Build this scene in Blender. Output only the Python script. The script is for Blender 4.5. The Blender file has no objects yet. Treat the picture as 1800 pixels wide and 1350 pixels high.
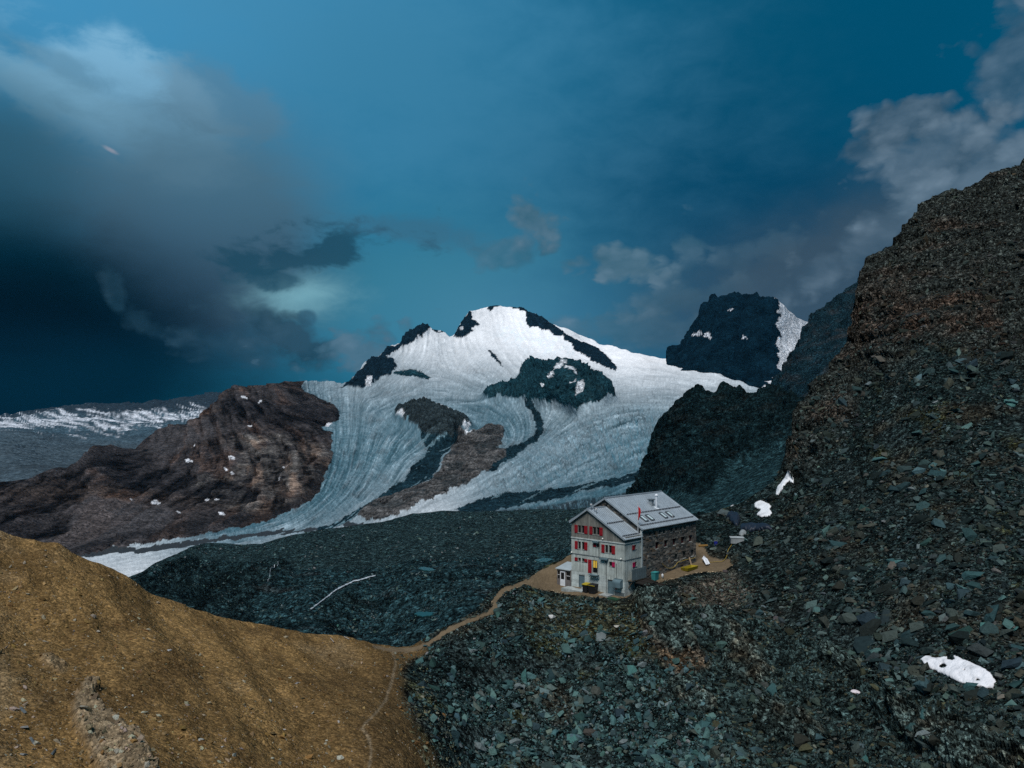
import bpy, bmesh, math, random
import numpy as np
from mathutils import Vector, Matrix

R = math.radians
rng = np.random.default_rng(7)
random.seed(7)
scene = bpy.context.scene
COL = scene.collection

# ------------------------------------------------------------------ camera
# A drone camera 24 m above the hut's terrace, looking along +Y.  Positions are in metres;
# at() turns a bearing of the survey (FPX, horizon row, metres ahead) into a point of the place.
FPX, HOR, CX, ZC = 1414.0, 740.0, 900.0, 24.0
cam = bpy.data.cameras.new('camera')
cam_o = bpy.data.objects.new('camera', cam)
COL.objects.link(cam_o)
cam_o.location = (0, 0, ZC)
cam_o.rotation_euler = (R(90), 0, 0)
cam.sensor_width = 36.0
cam.lens = 36.0 * FPX / 1800.0
cam.shift_y = (HOR - 675.0) / 1800.0
cam.clip_start = 0.5
cam.clip_end = 60000.0
scene.camera = cam_o

# ------------------------------------------------------------------ exposure
EXPO = 1.25
vs = scene.view_settings
vs.view_transform = 'Standard'
vs.look = 'None'
vs.gamma = 1.0
vs.use_curve_mapping = False
vs.exposure = EXPO
scene.cycles.use_denoising = False
scene.cycles.max_bounces = 4
scene.cycles.diffuse_bounces = 2
scene.cycles.glossy_bounces = 2
scene.cycles.transmission_bounces = 2
scene.cycles.volume_bounces = 0
scene.cycles.caustics_reflective = False
scene.cycles.caustics_refractive = False

# ------------------------------------------------------------------ sun
SUN_TO = Vector((-0.16, -0.50, 0.85)).normalized()
sun = bpy.data.lights.new('sun', 'SUN')
sun.energy = 1.55
sun.angle = R(24)
sun.color = (1.0, 0.975, 0.965)
sun_o = bpy.data.objects.new('sun', sun)
COL.objects.link(sun_o)
sun_o.location = (-60, -50, 120)
sun_o.rotation_euler = (-SUN_TO).to_track_quat('-Z', 'Y').to_euler()


def s2l(c):
    c = c / 255.0
    return c / 12.92 if c <= 0.04045 else ((c + 0.055) / 1.055) ** 2.4


def rgb(r, g, b):
    return (s2l(r), s2l(g), s2l(b))


# ------------------------------------------------------------------ node helper
class E:
    """A socket of a node tree with arithmetic on it."""
    def __init__(self, t, s):
        self.t, self.s = t, s

    def _m(self, op, *a, clamp=False):
        n = self.t.nodes.new('ShaderNodeMath')
        n.operation = op
        n.use_clamp = clamp
        for i, x in enumerate((self,) + a):
            if isinstance(x, E):
                self.t.links.new(x.s, n.inputs[i])
            else:
                n.inputs[i].default_value = x
        return E(self.t, n.outputs[0])

    def __add__(self, o): return self._m('ADD', o)
    def __radd__(self, o): return self._m('ADD', o)
    def __sub__(self, o): return self._m('SUBTRACT', o)
    def __mul__(self, o): return self._m('MULTIPLY', o)
    def __rmul__(self, o): return self._m('MULTIPLY', o)
    def __truediv__(self, o): return self._m('DIVIDE', o)
    def exp(self): return self._m('EXPONENT')
    def clamp(self): return self._m('ADD', 0.0, clamp=True)
    def pw(self, o): return self._m('POWER', o)
    def atan2(self, o): return self._m('ARCTAN2', o)
    def asin(self): return self._m('ARCSINE')

    def smooth(self, a, b):
        n = self.t.nodes.new('ShaderNodeMapRange')
        n.interpolation_type = 'SMOOTHSTEP'
        self.t.links.new(self.s, n.inputs[0])
        n.inputs[1].default_value = a
        n.inputs[2].default_value = b
        return E(self.t, n.outputs[0])

    def lin(self, a, b, c=0.0, d=1.0):
        n = self.t.nodes.new('ShaderNodeMapRange')
        self.t.links.new(self.s, n.inputs[0])
        for i, x in enumerate((a, b, c, d)):
            n.inputs[i + 1].default_value = x
        return E(self.t, n.outputs[0])


def nd(t, kind, **inp):
    n = t.nodes.new(kind)
    for k, v in inp.items():
        s = n.inputs[k.replace('_', ' ')] if isinstance(k, str) else n.inputs[k]
        if isinstance(v, E):
            t.links.new(v.s, s)
        elif isinstance(v, bpy.types.NodeSocket):
            t.links.new(v, s)
        else:
            s.default_value = v
    return n


def cmix(t, fac, a, b, mode='MIX'):
    n = t.nodes.new('ShaderNodeMix')
    n.data_type = 'RGBA'
    n.blend_type = mode
    for i, x in ((0, fac), (6, a), (7, b)):
        if isinstance(x, E):
            t.links.new(x.s, n.inputs[i])
        elif isinstance(x, (int, float)):
            n.inputs[i].default_value = x
        else:
            n.inputs[i].default_value = (x[0], x[1], x[2], 1.0)
    return E(t, n.outputs[2])


def noise(t, vec, scale, detail=4.0, rough=0.55, dist=0.0):
    n = nd(t, 'ShaderNodeTexNoise', Scale=scale, Detail=detail, Roughness=rough, Distortion=dist)
    if vec is not None:
        t.links.new(vec.s if isinstance(vec, E) else vec, n.inputs['Vector'])
    return E(t, n.outputs[0])


# ------------------------------------------------------------------ sky
def make_world():
    w = bpy.data.worlds.new('World')
    scene.world = w
    w.use_nodes = True
    w.cycles.sampling_method = 'NONE'
    t = w.node_tree
    t.nodes.clear()
    out = t.nodes.new('ShaderNodeOutputWorld')
    bg = t.nodes.new('ShaderNodeBackground')
    t.links.new(bg.outputs[0], out.inputs[0])
    STR = 0.1
    bg.inputs[1].default_value = STR
    sky = t.nodes.new('ShaderNodeTexSky')
    sky.sky_type = 'NISHITA'
    sky.sun_disc = False
    sky.sun_elevation = math.asin(SUN_TO.z)
    sky.sun_rotation = math.atan2(SUN_TO.x, SUN_TO.y)
    sky.altitude = 3000
    sky.dust_density = 0.6
    sky.ozone_density = 2.0
    tc = t.nodes.new('ShaderNodeTexCoord')
    D = E(t, tc.outputs['Generated'])
    sx = nd(t, 'ShaderNodeSeparateXYZ', Vector=D)
    x, y, z = (E(t, sx.outputs[i]) for i in range(3))
    az = x.atan2(y) * 57.2958
    el = z.asin() * 57.2958
    # cloud noise lives on the dome, stretched along the horizon
    mp = nd(t, 'ShaderNodeMapping', Vector=D)
    mp.inputs['Scale'].default_value = (1, 1, 1.9)
    V = E(t, mp.outputs[0])
    n_soft = noise(t, V, 2.3, 3, 0.5)
    n_soft2 = noise(t, V, 3.1, 3, 0.5, 0.6)
    n_cl = noise(t, V, 7.0, 7, 0.56, 0.25)
    n_fi = noise(t, V, 19.0, 7, 0.6, 0.35)
    mp2 = nd(t, 'ShaderNodeMapping', Vector=D)
    mp2.inputs['Scale'].default_value = (1, 1, 1.9)
    mp2.inputs['Location'].default_value = (0.012, 0.0, -0.035)
    n_sh = noise(t, E(t, mp2.outputs[0]), 7.0, 7, 0.56, 0.25)
    waz = az + (n_soft - 0.5) * 14 + (n_cl - 0.5) * 6
    wel = el + (n_soft2 - 0.5) * 12 + (n_cl - 0.5) * 5

    def vec2(a, b):
        n = t.nodes.new('ShaderNodeCombineXYZ')
        t.links.new(a.s, n.inputs[0])
        t.links.new(b.s, n.inputs[1])
        return n.outputs[0]
    AE, WAE = vec2(az, el), vec2(waz, wel)

    def blob(px, py, rx, ry, rot=0.0, warp=True):
        a0 = math.degrees(math.atan((px - CX) / FPX))
        h = math.hypot(FPX, px - CX)
        e0 = math.degrees(math.atan((HOR - py) / h))
        ra = math.degrees(math.atan(rx / h)) * 2.1
        re = math.degrees(math.atan(ry / h)) * 2.1
        n = t.nodes.new('ShaderNodeMapping')
        n.vector_type = 'TEXTURE'
        t.links.new(WAE if warp else AE, n.inputs[0])
        n.inputs['Location'].default_value = (a0, e0, 0)
        n.inputs['Rotation'].default_value = (0, 0, R(rot))
        n.inputs['Scale'].default_value = (ra, re, 1)
        g = t.nodes.new('ShaderNodeTexGradient')
        g.gradient_type = 'QUADRATIC_SPHERE'
        t.links.new(n.outputs[0], g.inputs[0])
        return E(t, g.outputs['Fac'])

    k = 1.06 / (STR * 2 ** EXPO)

    def C(r, g, b):
        v = rgb(r, g, b)
        return (v[0] * k, v[1] * k, v[2] * k)

    vo = t.nodes.new('ShaderNodeTexVoronoi')
    vo.voronoi_dimensions = '2D'
    t.links.new(vec2(az + (n_fi - 0.5) * 2.2, el * 1.25 + (n_cl - 0.5) * 2.0), vo.inputs['Vector'])
    for k_, v_ in (('Scale', 0.36), ('Detail', 2.0), ('Roughness', 0.5)):
        vo.inputs[k_].default_value = v_
    puff = E(t, vo.outputs['Distance'])
    base = cmix(t, 1.0, E(t, sky.outputs[0]), (0.0, 0.30, 0.355), 'MULTIPLY')
    col = cmix(t, 0.88, base, C(0, 84, 116))
    soft = (n_soft - 0.5) * 0.35 + (n_soft2 - 0.5) * 0.25
    fine = (n_cl - 0.5) * 0.42 + (n_fi - 0.5) * 0.34

    def mass(px, py, rx, ry, rot, lo, hi, ws=1.0, wf=1.0):
        """a cloud mass: soft disc, edge broken by the cloud noise"""
        b = blob(px, py, rx, ry, rot, False)
        return (b + (soft * ws + fine * wf) * b._m('MULTIPLY', 3.0, clamp=True)).smooth(lo, hi)
    # broad tone of the sky: pale upper left, deep on the right
    col = cmix(t, mass(250, -60, 900, 520, -10, 0.0, 0.75, .5, .3) * 0.95, col, C(66, 142, 186))
    col = cmix(t, mass(760, 250, 520, 330, -25, 0.0, 0.8, .6, .4) * 0.75, col, C(34, 108, 142))
    col = cmix(t, mass(1350, 430, 560, 420, 10, 0.05, 0.8, .5, .2) * 0.9, col, C(0, 58, 88))
    col = cmix(t, mass(1560, 30, 420, 260, 0, 0.05, 0.8, .5, .2) * 0.6, col, C(0, 74, 104))
    # veil of higher cloud with streaks
    veil = mass(560, 60, 800, 330, -12, 0.05, 0.9, 1.4, 2.2)
    col = cmix(t, veil * 0.24, col, C(84, 146, 180))
    col = cmix(t, mass(210, 175, 200, 110, -20, 0.16, 0.55, .9, 2.2) * 0.75, col, C(134, 184, 214))
    col = cmix(t, mass(60, 150, 190, 45, -15, 0.2, 0.6, .8, 2.5) * 0.5, col, C(130, 180, 208))
    col = cmix(t, mass(390, 175, 120, 60, -15, 0.2, 0.6, .8, 2.5) * 0.5, col, C(92, 126, 148))
    col = cmix(t, mass(90, 105, 120, 26, -15, 0.15, 0.7, 1.2, 3.0) * 0.35, col, C(56, 104, 132))
    # light under the storm
    col = cmix(t, mass(690, 530, 360, 160, 0, 0.0, 0.75, .6, .8) * 0.9, col, C(44, 116, 140))
    col = cmix(t, blob(880, 570, 300, 140, warp=False) * 0.55, col, C(84, 138, 168))
    # the storm: dark left, mauve belly in the middle
    col = cmix(t, mass(-40, 330, 260, 200, 10, 0.02, 0.6, .6, .5) * 0.9, col, C(44, 84, 104))
    edge = mass(350, 430, 235, 225, 14, 0.06, 0.52, .45, .5)
    body = cmix(t, el.smooth(7.0, 17.5), C(48, 66, 84), C(70, 104, 124))
    col = cmix(t, edge * 0.88, col, body)
    dark = mass(30, 530, 290, 210, -20, 0.05, 0.75, .5, .3)
    col = cmix(t, dark * 0.97, col, C(0, 38, 54))
    dark2 = mass(20, 640, 380, 200, 0, 0.04, 0.6, .5, .3)
    col = cmix(t, dark2, col, C(0, 9, 15))
    col = cmix(t, mass(270, 690, 420, 90, 0, 0.0, 0.7, .5, .6) * 0.5, col, C(0, 38, 54))
    # torn cloud and the bright gap below it
    col = cmix(t, mass(535, 520, 110, 52, 10, 0.05, 0.95, .9, 2.2) * 0.8, col, C(122, 174, 188))
    col = cmix(t, mass(595, 438, 200, 62, 12, 0.24, 0.62, .7, 4.8) * 0.85, col, C(28, 68, 88))
    col = cmix(t, mass(720, 405, 170, 34, -4, 0.22, 0.6, .6, 2.6) * 0.5, col, C(58, 98, 122))
    col = cmix(t, mass(490, 492, 60, 22, 0, 0.25, 0.5, .6, 2.6) * 0.7, col, C(30, 70, 90))
    col = cmix(t, mass(540, 560, 24, 22, 0, 0.30, 0.55, .3, 1.2) * 0.8, col, C(48, 90, 112))
    # low banks on the left horizon
    lo_, hi_ = C(30, 62, 80), C(70, 98, 118)
    sh = (n_sh - n_cl).lin(-0.12, 0.12)
    bank = cmix(t, (sh * 0.5 + puff.lin(0.75, 0.1) * 0.5), C(22, 54, 70), C(54, 82, 100))
    for (px, py, rx, ry, rot, g) in ((520, 600, 170, 50, -24, 0.85), (410, 610, 150, 34, -10, 0.5), (205, 520, 24, 60, 14, 0.5), (245, 565, 70, 30, -30, 0.45)):
        m = (blob(px, py, rx, ry, rot, False) * 1.9 - puff * 0.75 + (n_fi - 0.5) * 1.2 - 0.10) * 2.0
        col = cmix(t, m.clamp() * g, col, bank)
    cc = cmix(t, (sh * 0.5 + puff.lin(0.75, 0.1) * 0.5), C(50, 92, 112), C(96, 126, 146))
    for (px, py, rx, ry, rot, g) in ((650, 628, 150, 72, 0, 0.9), (1088, 464, 120, 46, -8, 1.0), (934, 396, 56, 70, 30, 0.9), (905, 436, 100, 50, 10, 0.55), (1212, 428, 42, 56, 0, 0.55),
                                     (1225, 522, 230, 44, 8, 0.6), (1130, 578, 320, 46, 0, 0.6), (1330, 440, 110, 50, 20, 0.4)):
        m = (blob(px, py, rx, ry, rot, False) * 1.9 - puff * 0.95 + (n_fi - 0.5) * 1.3 - 0.05) * 2.0
        col = cmix(t, m.clamp() * g, col, cc)
    # grey bank and cumulus tower, right
    col = cmix(t, mass(1530, 470, 380, 130, 14, 0.0, 0.6, .6, .8) * 0.85, col, C(58, 78, 94))
    cc = cmix(t, (sh * 0.55 + puff.lin(0.75, 0.1) * 0.45), C(50, 78, 98), C(110, 132, 150))
    for (px, py, rx, ry, rot, g) in ((1745, 325, 205, 135, 14, 0.88), (1600, 205, 100, 56, 10, 0.9), (1640, 270, 150, 80, 20, 0.8), (1810, 100, 140, 130, 40, 0.6), (1530, 262, 80, 30, 0, 0.7), (1545, 410, 220, 50, 30, 0.5)):
        m = (blob(px, py, rx, ry, rot, False) * 2.2 - puff * 0.85 + (n_cl - 0.5) * 0.9 + (n_fi - 0.5) * 1.0 - 0.12) * 2.1
        col = cmix(t, m.clamp() * g, col, cc)
    col = cmix(t, mass(195, 264, 24, 7, -22, 0.35, 0.8, .2, 2.2) * 0.45, col, C(170, 164, 174))
    # the same broken cloud goes on all round the sky
    m = ((az * az).pw(0.5).smooth(40, 62)) * (n_cl.smooth(0.46, 0.62))
    col = cmix(t, m * 0.6, col, C(70, 108, 132))
    t.links.new(col.s, bg.inputs[0])


make_world()

# ------------------------------------------------------------------ maths for the terrain
def at(px, py, d):
    return ((px - CX) / FPX * d, d, ZC - (py - HOR) / FPX * d)


_perm = np.random.default_rng(3).permutation(256)
_perm = np.concatenate([_perm, _perm, _perm]).astype(np.int32)
_g = np.random.default_rng(4).normal(size=(256, 3))
_g = (_g / np.linalg.norm(_g, axis=1)[:, None]).astype(np.float32)


def perlin(x, y, z):
    x = np.asarray(x, np.float32); y = np.asarray(y, np.float32); z = np.asarray(z, np.float32)
    xi = np.floor(x); yi = np.floor(y); zi = np.floor(z)
    fx, fy, fz = x - xi, y - yi, z - zi
    X = xi.astype(np.int32) & 255; Y = yi.astype(np.int32) & 255; Z = zi.astype(np.int32) & 255
    u = fx * fx * fx * (fx * (fx * 6 - 15) + 10)
    v = fy * fy * fy * (fy * (fy * 6 - 15) + 10)
    w = fz * fz * fz * (fz * (fz * 6 - 15) + 10)
    res = 0
    for dx in (0, 1):
        wx = u if dx else 1 - u
        hx = _perm[X + dx]
        for dy in (0, 1):
            wy = v if dy else 1 - v
            hy = _perm[hx + Y + dy]
            for dz in (0, 1):
                wz = w if dz else 1 - w
                g = _g[_perm[hy + Z + dz]]
                res = res + wx * wy * wz * (g[..., 0] * (fx - dx) + g[..., 1] * (fy - dy) + g[..., 2] * (fz - dz))
    return res * 1.6


def fbm(x, y, z, octv=4, gain=0.5, ridged=False):
    s, a, n = 0, 1.0, 0.0
    for i in range(octv):
        p = perlin(x + 17.3 * i, y + 5.1 * i, z + 31.7 * i)
        if ridged:
            p = 1 - 2 * np.abs(p)
        s = s + a * p
        n += a
        a *= gain
        x, y, z = x * 2.03, y * 2.03, z * 2.03
    return s / n


def tps(ctrl, X, Y, lam=1e-4):
    c = np.array(ctrl, float)
    P = c[:, :2] / 1000.0
    v = c[:, 2]
    n = len(P)

    def U(r2):
        return np.where(r2 > 0, r2 * np.log(r2 + 1e-12), 0)
    K = U(((P[:, None] - P[None]) ** 2).sum(-1)) + lam * np.eye(n)
    Q = np.hstack([np.ones((n, 1)), P])
    A = np.block([[K, Q], [Q.T, np.zeros((3, 3))]])
    w = np.linalg.solve(A, np.concatenate([v, np.zeros(3)]))
    x, y = X.ravel() / 1000.0, Y.ravel() / 1000.0
    out = w[n] + w[n + 1] * x + w[n + 2] * y
    for i in range(n):
        r2 = (x - P[i, 0]) ** 2 + (y - P[i, 1]) ** 2
        out += w[i] * r2 * np.log(r2 + 1e-12)
    return out.reshape(X.shape)


def pip(X, Y, poly):
    inside = np.zeros(X.shape, bool)
    n = len(poly)
    for i in range(n):
        x1, y1 = poly[i]
        x2, y2 = poly[(i + 1) % n]
        if y1 == y2:
            continue
        c = ((Y < y1) != (Y < y2)) & (X < (x2 - x1) * (Y - y1) / (y2 - y1) + x1)
        inside ^= c
    return inside


def blur(a, k):
    a = a.astype(float)
    for ax in (0, 1):
        for _ in range(2):
            p = np.pad(a, [(k + 1, k) if i == ax else (0, 0) for i in range(2)], 'edge').cumsum(ax)
            n = a.shape[ax]
            s = [slice(None)] * 2
            e = [slice(None)] * 2
            s[ax] = slice(0, n)
            e[ax] = slice(2 * k + 1, 2 * k + 1 + n)
            a = (p[tuple(e)] - p[tuple(s)]) / (2 * k + 1)
    return a


def normals(P):
    du = np.gradient(P, axis=0)
    dv = np.gradient(P, axis=1)
    n = np.cross(du, dv)
    n /= np.linalg.norm(n, axis=-1)[..., None] + 1e-9
    flip = (n * (P - np.array([0, 0, ZC]))).sum(-1) > 0
    n[flip] *= -1
    return n


class Sheet:
    """A piece of terrain: a grid of points whose survey bearings (px, py) and distances are known."""
    def __init__(self, cols, sky, bot, ctrl, rows, lam=1e-4):
        self.cols = np.asarray(cols, float)
        sx, sy = zip(*sky)
        bx, by = zip(*bot)
        self.ys = np.interp(self.cols, sx, sy)
        self.yb = np.interp(self.cols, bx, by)
        t = np.linspace(0, 1, rows)
        self.PX = np.repeat(self.cols[:, None], rows, 1)
        self.PY = self.yb[:, None] + (self.ys - self.yb)[:, None] * t[None]
        d = np.exp(tps([(a, b, math.log(c)) for a, b, c in ctrl], self.PX, self.PY, lam))
        self.set_depth(d)

    def set_depth(self, d):
        self.D = d
        self.P = np.stack([(self.PX - CX) / FPX * d, d, ZC - (self.PY - HOR) / FPX * d], -1)
        self.N = normals(self.P)

    def displace(self, h):
        self.P = self.P + self.N * h[..., None]

    def finish(self):
        self.N = normals(self.P)

    def idx(self, px, py):
        i = np.interp(px, self.cols, np.arange(len(self.cols)))
        yb = np.interp(px, self.cols, self.yb)
        ys = np.interp(px, self.cols, self.ys)
        j = (py - yb) / (ys - yb) * (self.PX.shape[1] - 1)
        return i, j

    def sample(self, arr, px, py):
        i, j = self.idx(np.asarray(px, float), np.asarray(py, float))
        i = np.clip(i, 0, arr.shape[0] - 1.001)
        j = np.clip(j, 0, arr.shape[1] - 1.001)
        i0 = i.astype(int); j0 = j.astype(int)
        fi = (i - i0); fj = (j - j0)
        if arr.ndim == 3:
            fi = fi[..., None]; fj = fj[..., None]
        return (arr[i0, j0] * (1 - fi) * (1 - fj) + arr[i0 + 1, j0] * fi * (1 - fj)
                + arr[i0, j0 + 1] * (1 - fi) * fj + arr[i0 + 1, j0 + 1] * fi * fj)

    def surf(self, px, py):
        return self.sample(self.P, px, py)


def mesh_np(name, V, F, cols=None, smooth=True, mat=None):
    """V (n,3), F (m,3) or (m,4); cols (n,3) point colours."""
    me = bpy.data.meshes.new(name)
    V = np.ascontiguousarray(V, np.float32)
    F = np.ascontiguousarray(F, np.int32)
    m, k = F.shape
    me.vertices.add(len(V))
    me.vertices.foreach_set('co', V.ravel())
    me.loops.add(m * k)
    me.loops.foreach_set('vertex_index', F.ravel())
    me.polygons.add(m)
    me.polygons.foreach_set('loop_start', np.arange(0, m * k, k, dtype=np.int32))
    me.update(calc_edges=True)
    if smooth:
        me.polygons.foreach_set('use_smooth', np.ones(m, bool))
    else:
        me.polygons.foreach_set('use_smooth', np.zeros(m, bool))
    if cols is not None:
        a = me.color_attributes.new('Col', 'FLOAT_COLOR', 'POINT')
        c = np.ones((len(V), 4), np.float32)
        c[:, :3] = cols
        a.data.foreach_set('color', c.ravel())
    if mat:
        me.materials.append(mat)
    me.update()
    return me


def tag(o, label=None, cat=None, group=None, kind=None):
    if label: o['label'] = label
    if cat: o['category'] = cat
    if group: o['group'] = group
    if kind: o['kind'] = kind
    return o


def link(name, me, parent=None):
    o = bpy.data.objects.new(name, me)
    COL.objects.link(o)
    if parent is not None:
        o.parent = parent
    return o


def back_rows(S, col, steps, drop):
    """the far side of a crest: rows that fall away behind the skyline"""
    P, c = S.P, col
    last = P[:, -1]
    ext = []
    for s in steps:
        q = last.copy()
        q[:, 1] += s
        q[:, 0] += s * q[:, 0] / q[:, 1] * 0.9
        q[:, 2] -= s * drop + 0.1 * s * np.random.default_rng(int(s)).normal(size=len(q)) * 0.2
        ext.append(q)
    P2 = np.concatenate([P] + [e[:, None] for e in ext], 1)
    c2 = np.concatenate([c] + [c[:, -1:]] * len(steps), 1)
    return P2, c2


def grid_objects(P, col, cls, spec, n_real_rows):
    """Split the grid by face class into objects. spec: class -> (name, material, tags)."""
    nc, nr = P.shape[:2]
    ii, jj = np.meshgrid(np.arange(nc - 1), np.arange(nr - 1), indexing='ij')
    a = ii * nr + jj
    F = np.stack([a, a + nr, a + nr + 1, a + 1], -1).reshape(-1, 4)
    # faces look at the viewer
    fc = cls[:-1, :-1]
    if fc.shape[1] < nr - 1:
        fc = np.concatenate([fc, np.repeat(fc[:, -1:], nr - 1 - fc.shape[1], 1)], 1)
    fc = fc.ravel()
    V = P.reshape(-1, 3)
    c = col.reshape(-1, 3)
    out = {}
    for k, (name, mat, tg) in spec.items():
        f = F[fc == k]
        if not len(f):
            continue
        used = np.zeros(len(V), bool)
        used[f.ravel()] = True
        remap = np.cumsum(used) - 1
        me = mesh_np(name, V[used], remap[f], c[used], True, mat)
        o = link(name, me)
        tag(o, **tg)
        out[k] = o
    return out


# ------------------------------------------------------------------ materials
def mat_new(name):
    m = bpy.data.materials.new(name)
    m.use_nodes = True
    t = m.node_tree
    b = t.nodes['Principled BSDF']
    return m, t, b


def ground_mat(name, scales, contrast=0.45, bump=0.6, bscale=None, rough=0.92, spec=0.03, voro=None, vr_=(0.55, 1.5)):
    """vertex colour (what the ground is made of) broken up by grain at the given sizes in metres"""
    m, t, b = mat_new(name)
    at_ = nd(t, 'ShaderNodeAttribute')
    at_.attribute_name = 'Col'
    g = nd(t, 'ShaderNodeNewGeometry')
    pos = E(t, g.outputs['Position'])
    f = None
    h = None
    for i, sc in enumerate(scales):
        n = noise(t, pos, 1.0 / sc, 5, 0.62)
        f = n if f is None else f + n
        h = n * sc if h is None else h + n * sc
    f = (f / len(scales)).lin(0.3, 0.7, 1 - contrast, 1 + contrast)
    if voro:
        vn = nd(t, 'ShaderNodeTexVoronoi', Vector=pos, Scale=1.0 / voro)
        vr = nd(t, 'ShaderNodeSeparateColor', Color=E(t, vn.outputs['Color']))
        f = f * E(t, vr.outputs[0]).pw(2.0).lin(0, 1, *vr_)
        h = h + E(t, vn.outputs['Distance']) * (-voro * 0.9)
        vn2 = nd(t, 'ShaderNodeTexVoronoi', Vector=pos, Scale=0.42 / voro)
        vr2 = nd(t, 'ShaderNodeSeparateColor', Color=E(t, vn2.outputs['Color']))
        f = f * E(t, vr2.outputs[1]).pw(2.0).lin(0, 1, vr_[0] * .6 + .4, vr_[1] * .6 + .4)
        h = h + E(t, vn2.outputs['Distance']) * (-voro * 1.2)
    v = t.nodes.new('ShaderNodeVectorMath')
    v.operation = 'SCALE'
    t.links.new(at_.outputs['Color'], v.inputs[0])
    t.links.new(f.s, v.inputs['Scale'])
    t.links.new(v.outputs[0], b.inputs['Base Color'])
    b.inputs['Roughness'].default_value = rough
    b.inputs['Specular IOR Level'].default_value = spec
    bp = nd(t, 'ShaderNodeBump', Strength=bump, Height=h)
    bp.inputs['Distance'].default_value = bscale or 1.0
    t.links.new(bp.outputs[0], b.inputs['Normal'])
    return m


def flat_mat(name, c, rough=0.7, metal=0.0, var=0.25, scale=3.0, spec=0.3, bump=0.0, stretch=None):
    m, t, b = mat_new(name)
    tc = nd(t, 'ShaderNodeTexCoord')
    vec = E(t, tc.outputs['Object'])
    if stretch:
        mp = nd(t, 'ShaderNodeMapping', Vector=vec)
        mp.inputs['Scale'].default_value = stretch
        vec = E(t, mp.outputs[0])
    n = noise(t, vec, scale, 5, 0.6)
    f = n.lin(0.3, 0.7, 1 - var, 1 + var)
    v = t.nodes.new('ShaderNodeVectorMath')
    v.operation = 'SCALE'
    v.inputs[0].default_value = c
    t.links.new(f.s, v.inputs['Scale'])
    t.links.new(v.outputs[0], b.inputs['Base Color'])
    b.inputs['Roughness'].default_value = rough
    b.inputs['Metallic'].default_value = metal
    b.inputs['Specular IOR Level'].default_value = spec
    if bump:
        bp = nd(t, 'ShaderNodeBump', Strength=bump, Height=n)
        bp.inputs['Distance'].default_value = 0.05
        t.links.new(bp.outputs[0], b.inputs['Normal'])
    return m


M = {}
M['far'] = ground_mat('far_rock', (90.0, 25.0), 0.5, 0.7, 1.0, voro=16.0, vr_=(0.75, 1.5))
M['mount'] = ground_mat('mountain_rock', (40.0, 10.0), 0.5, 0.75, 1.0, voro=5.0, vr_=(0.75, 1.5))
M['ice'] = ground_mat('glacier_ice', (22.0, 7.0), 0.14, 0.45, 1.0, 0.75, 0.3)
M['moraine'] = ground_mat('moraine_gravel', (14.0, 3.5, 1.3), 0.4, 0.8, 1.0, voro=1.4, vr_=(0.28, 3.0))
M['buttress'] = ground_mat('buttress_rock', (16.0, 4.0, 1.5), 0.5, 0.9, 1.2, voro=1.5, vr_=(0.45, 2.1))
M['hill'] = ground_mat('slate_ground', (2.0, 0.5, 0.15), 0.5, 1.0, 1.0, voro=0.30, vr_=(0.22, 3.4))
M['brown'] = ground_mat('brown_gravel', (1.6, 0.35, 0.12), 0.22, 0.55, 1.0, voro=0.15, vr_=(0.72, 1.65))
M['path'] = ground_mat('trodden_path', (1.2, 0.3, 0.1), 0.22, 0.4, 1.0)
M['snow'] = ground_mat('old_snow', (0.8, 0.2), 0.08, 0.3, 1.0, 0.6, 0.3)
M['rock'] = ground_mat('slate_block', (0.5, 0.14), 0.35, 0.7, 0.6)


def lerp3(a, b, t):
    return a[..., :] * (1 - t[..., None]) + np.asarray(b)[None, None] * t[..., None]


def sstep(x, a, b):
    t = np.clip((x - a) / (b - a), 0, 1)
    return t * t * (3 - 2 * t)


# ------------------------------------------------------------------ the great mountain, its glacier and the brown mountain
def zA(l):   # points read on the enlarged mountain
    return [(560 + x / 3.0, 500 + y / 3.0) for x, y in l]


def zB(l):
    return [(x * 0.34444, 640 + y * 0.34444) for x, y in l]


def zD(l):
    return [(1100 + x * 0.2963, 480 + y * 0.2963) for x, y in l]


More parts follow.
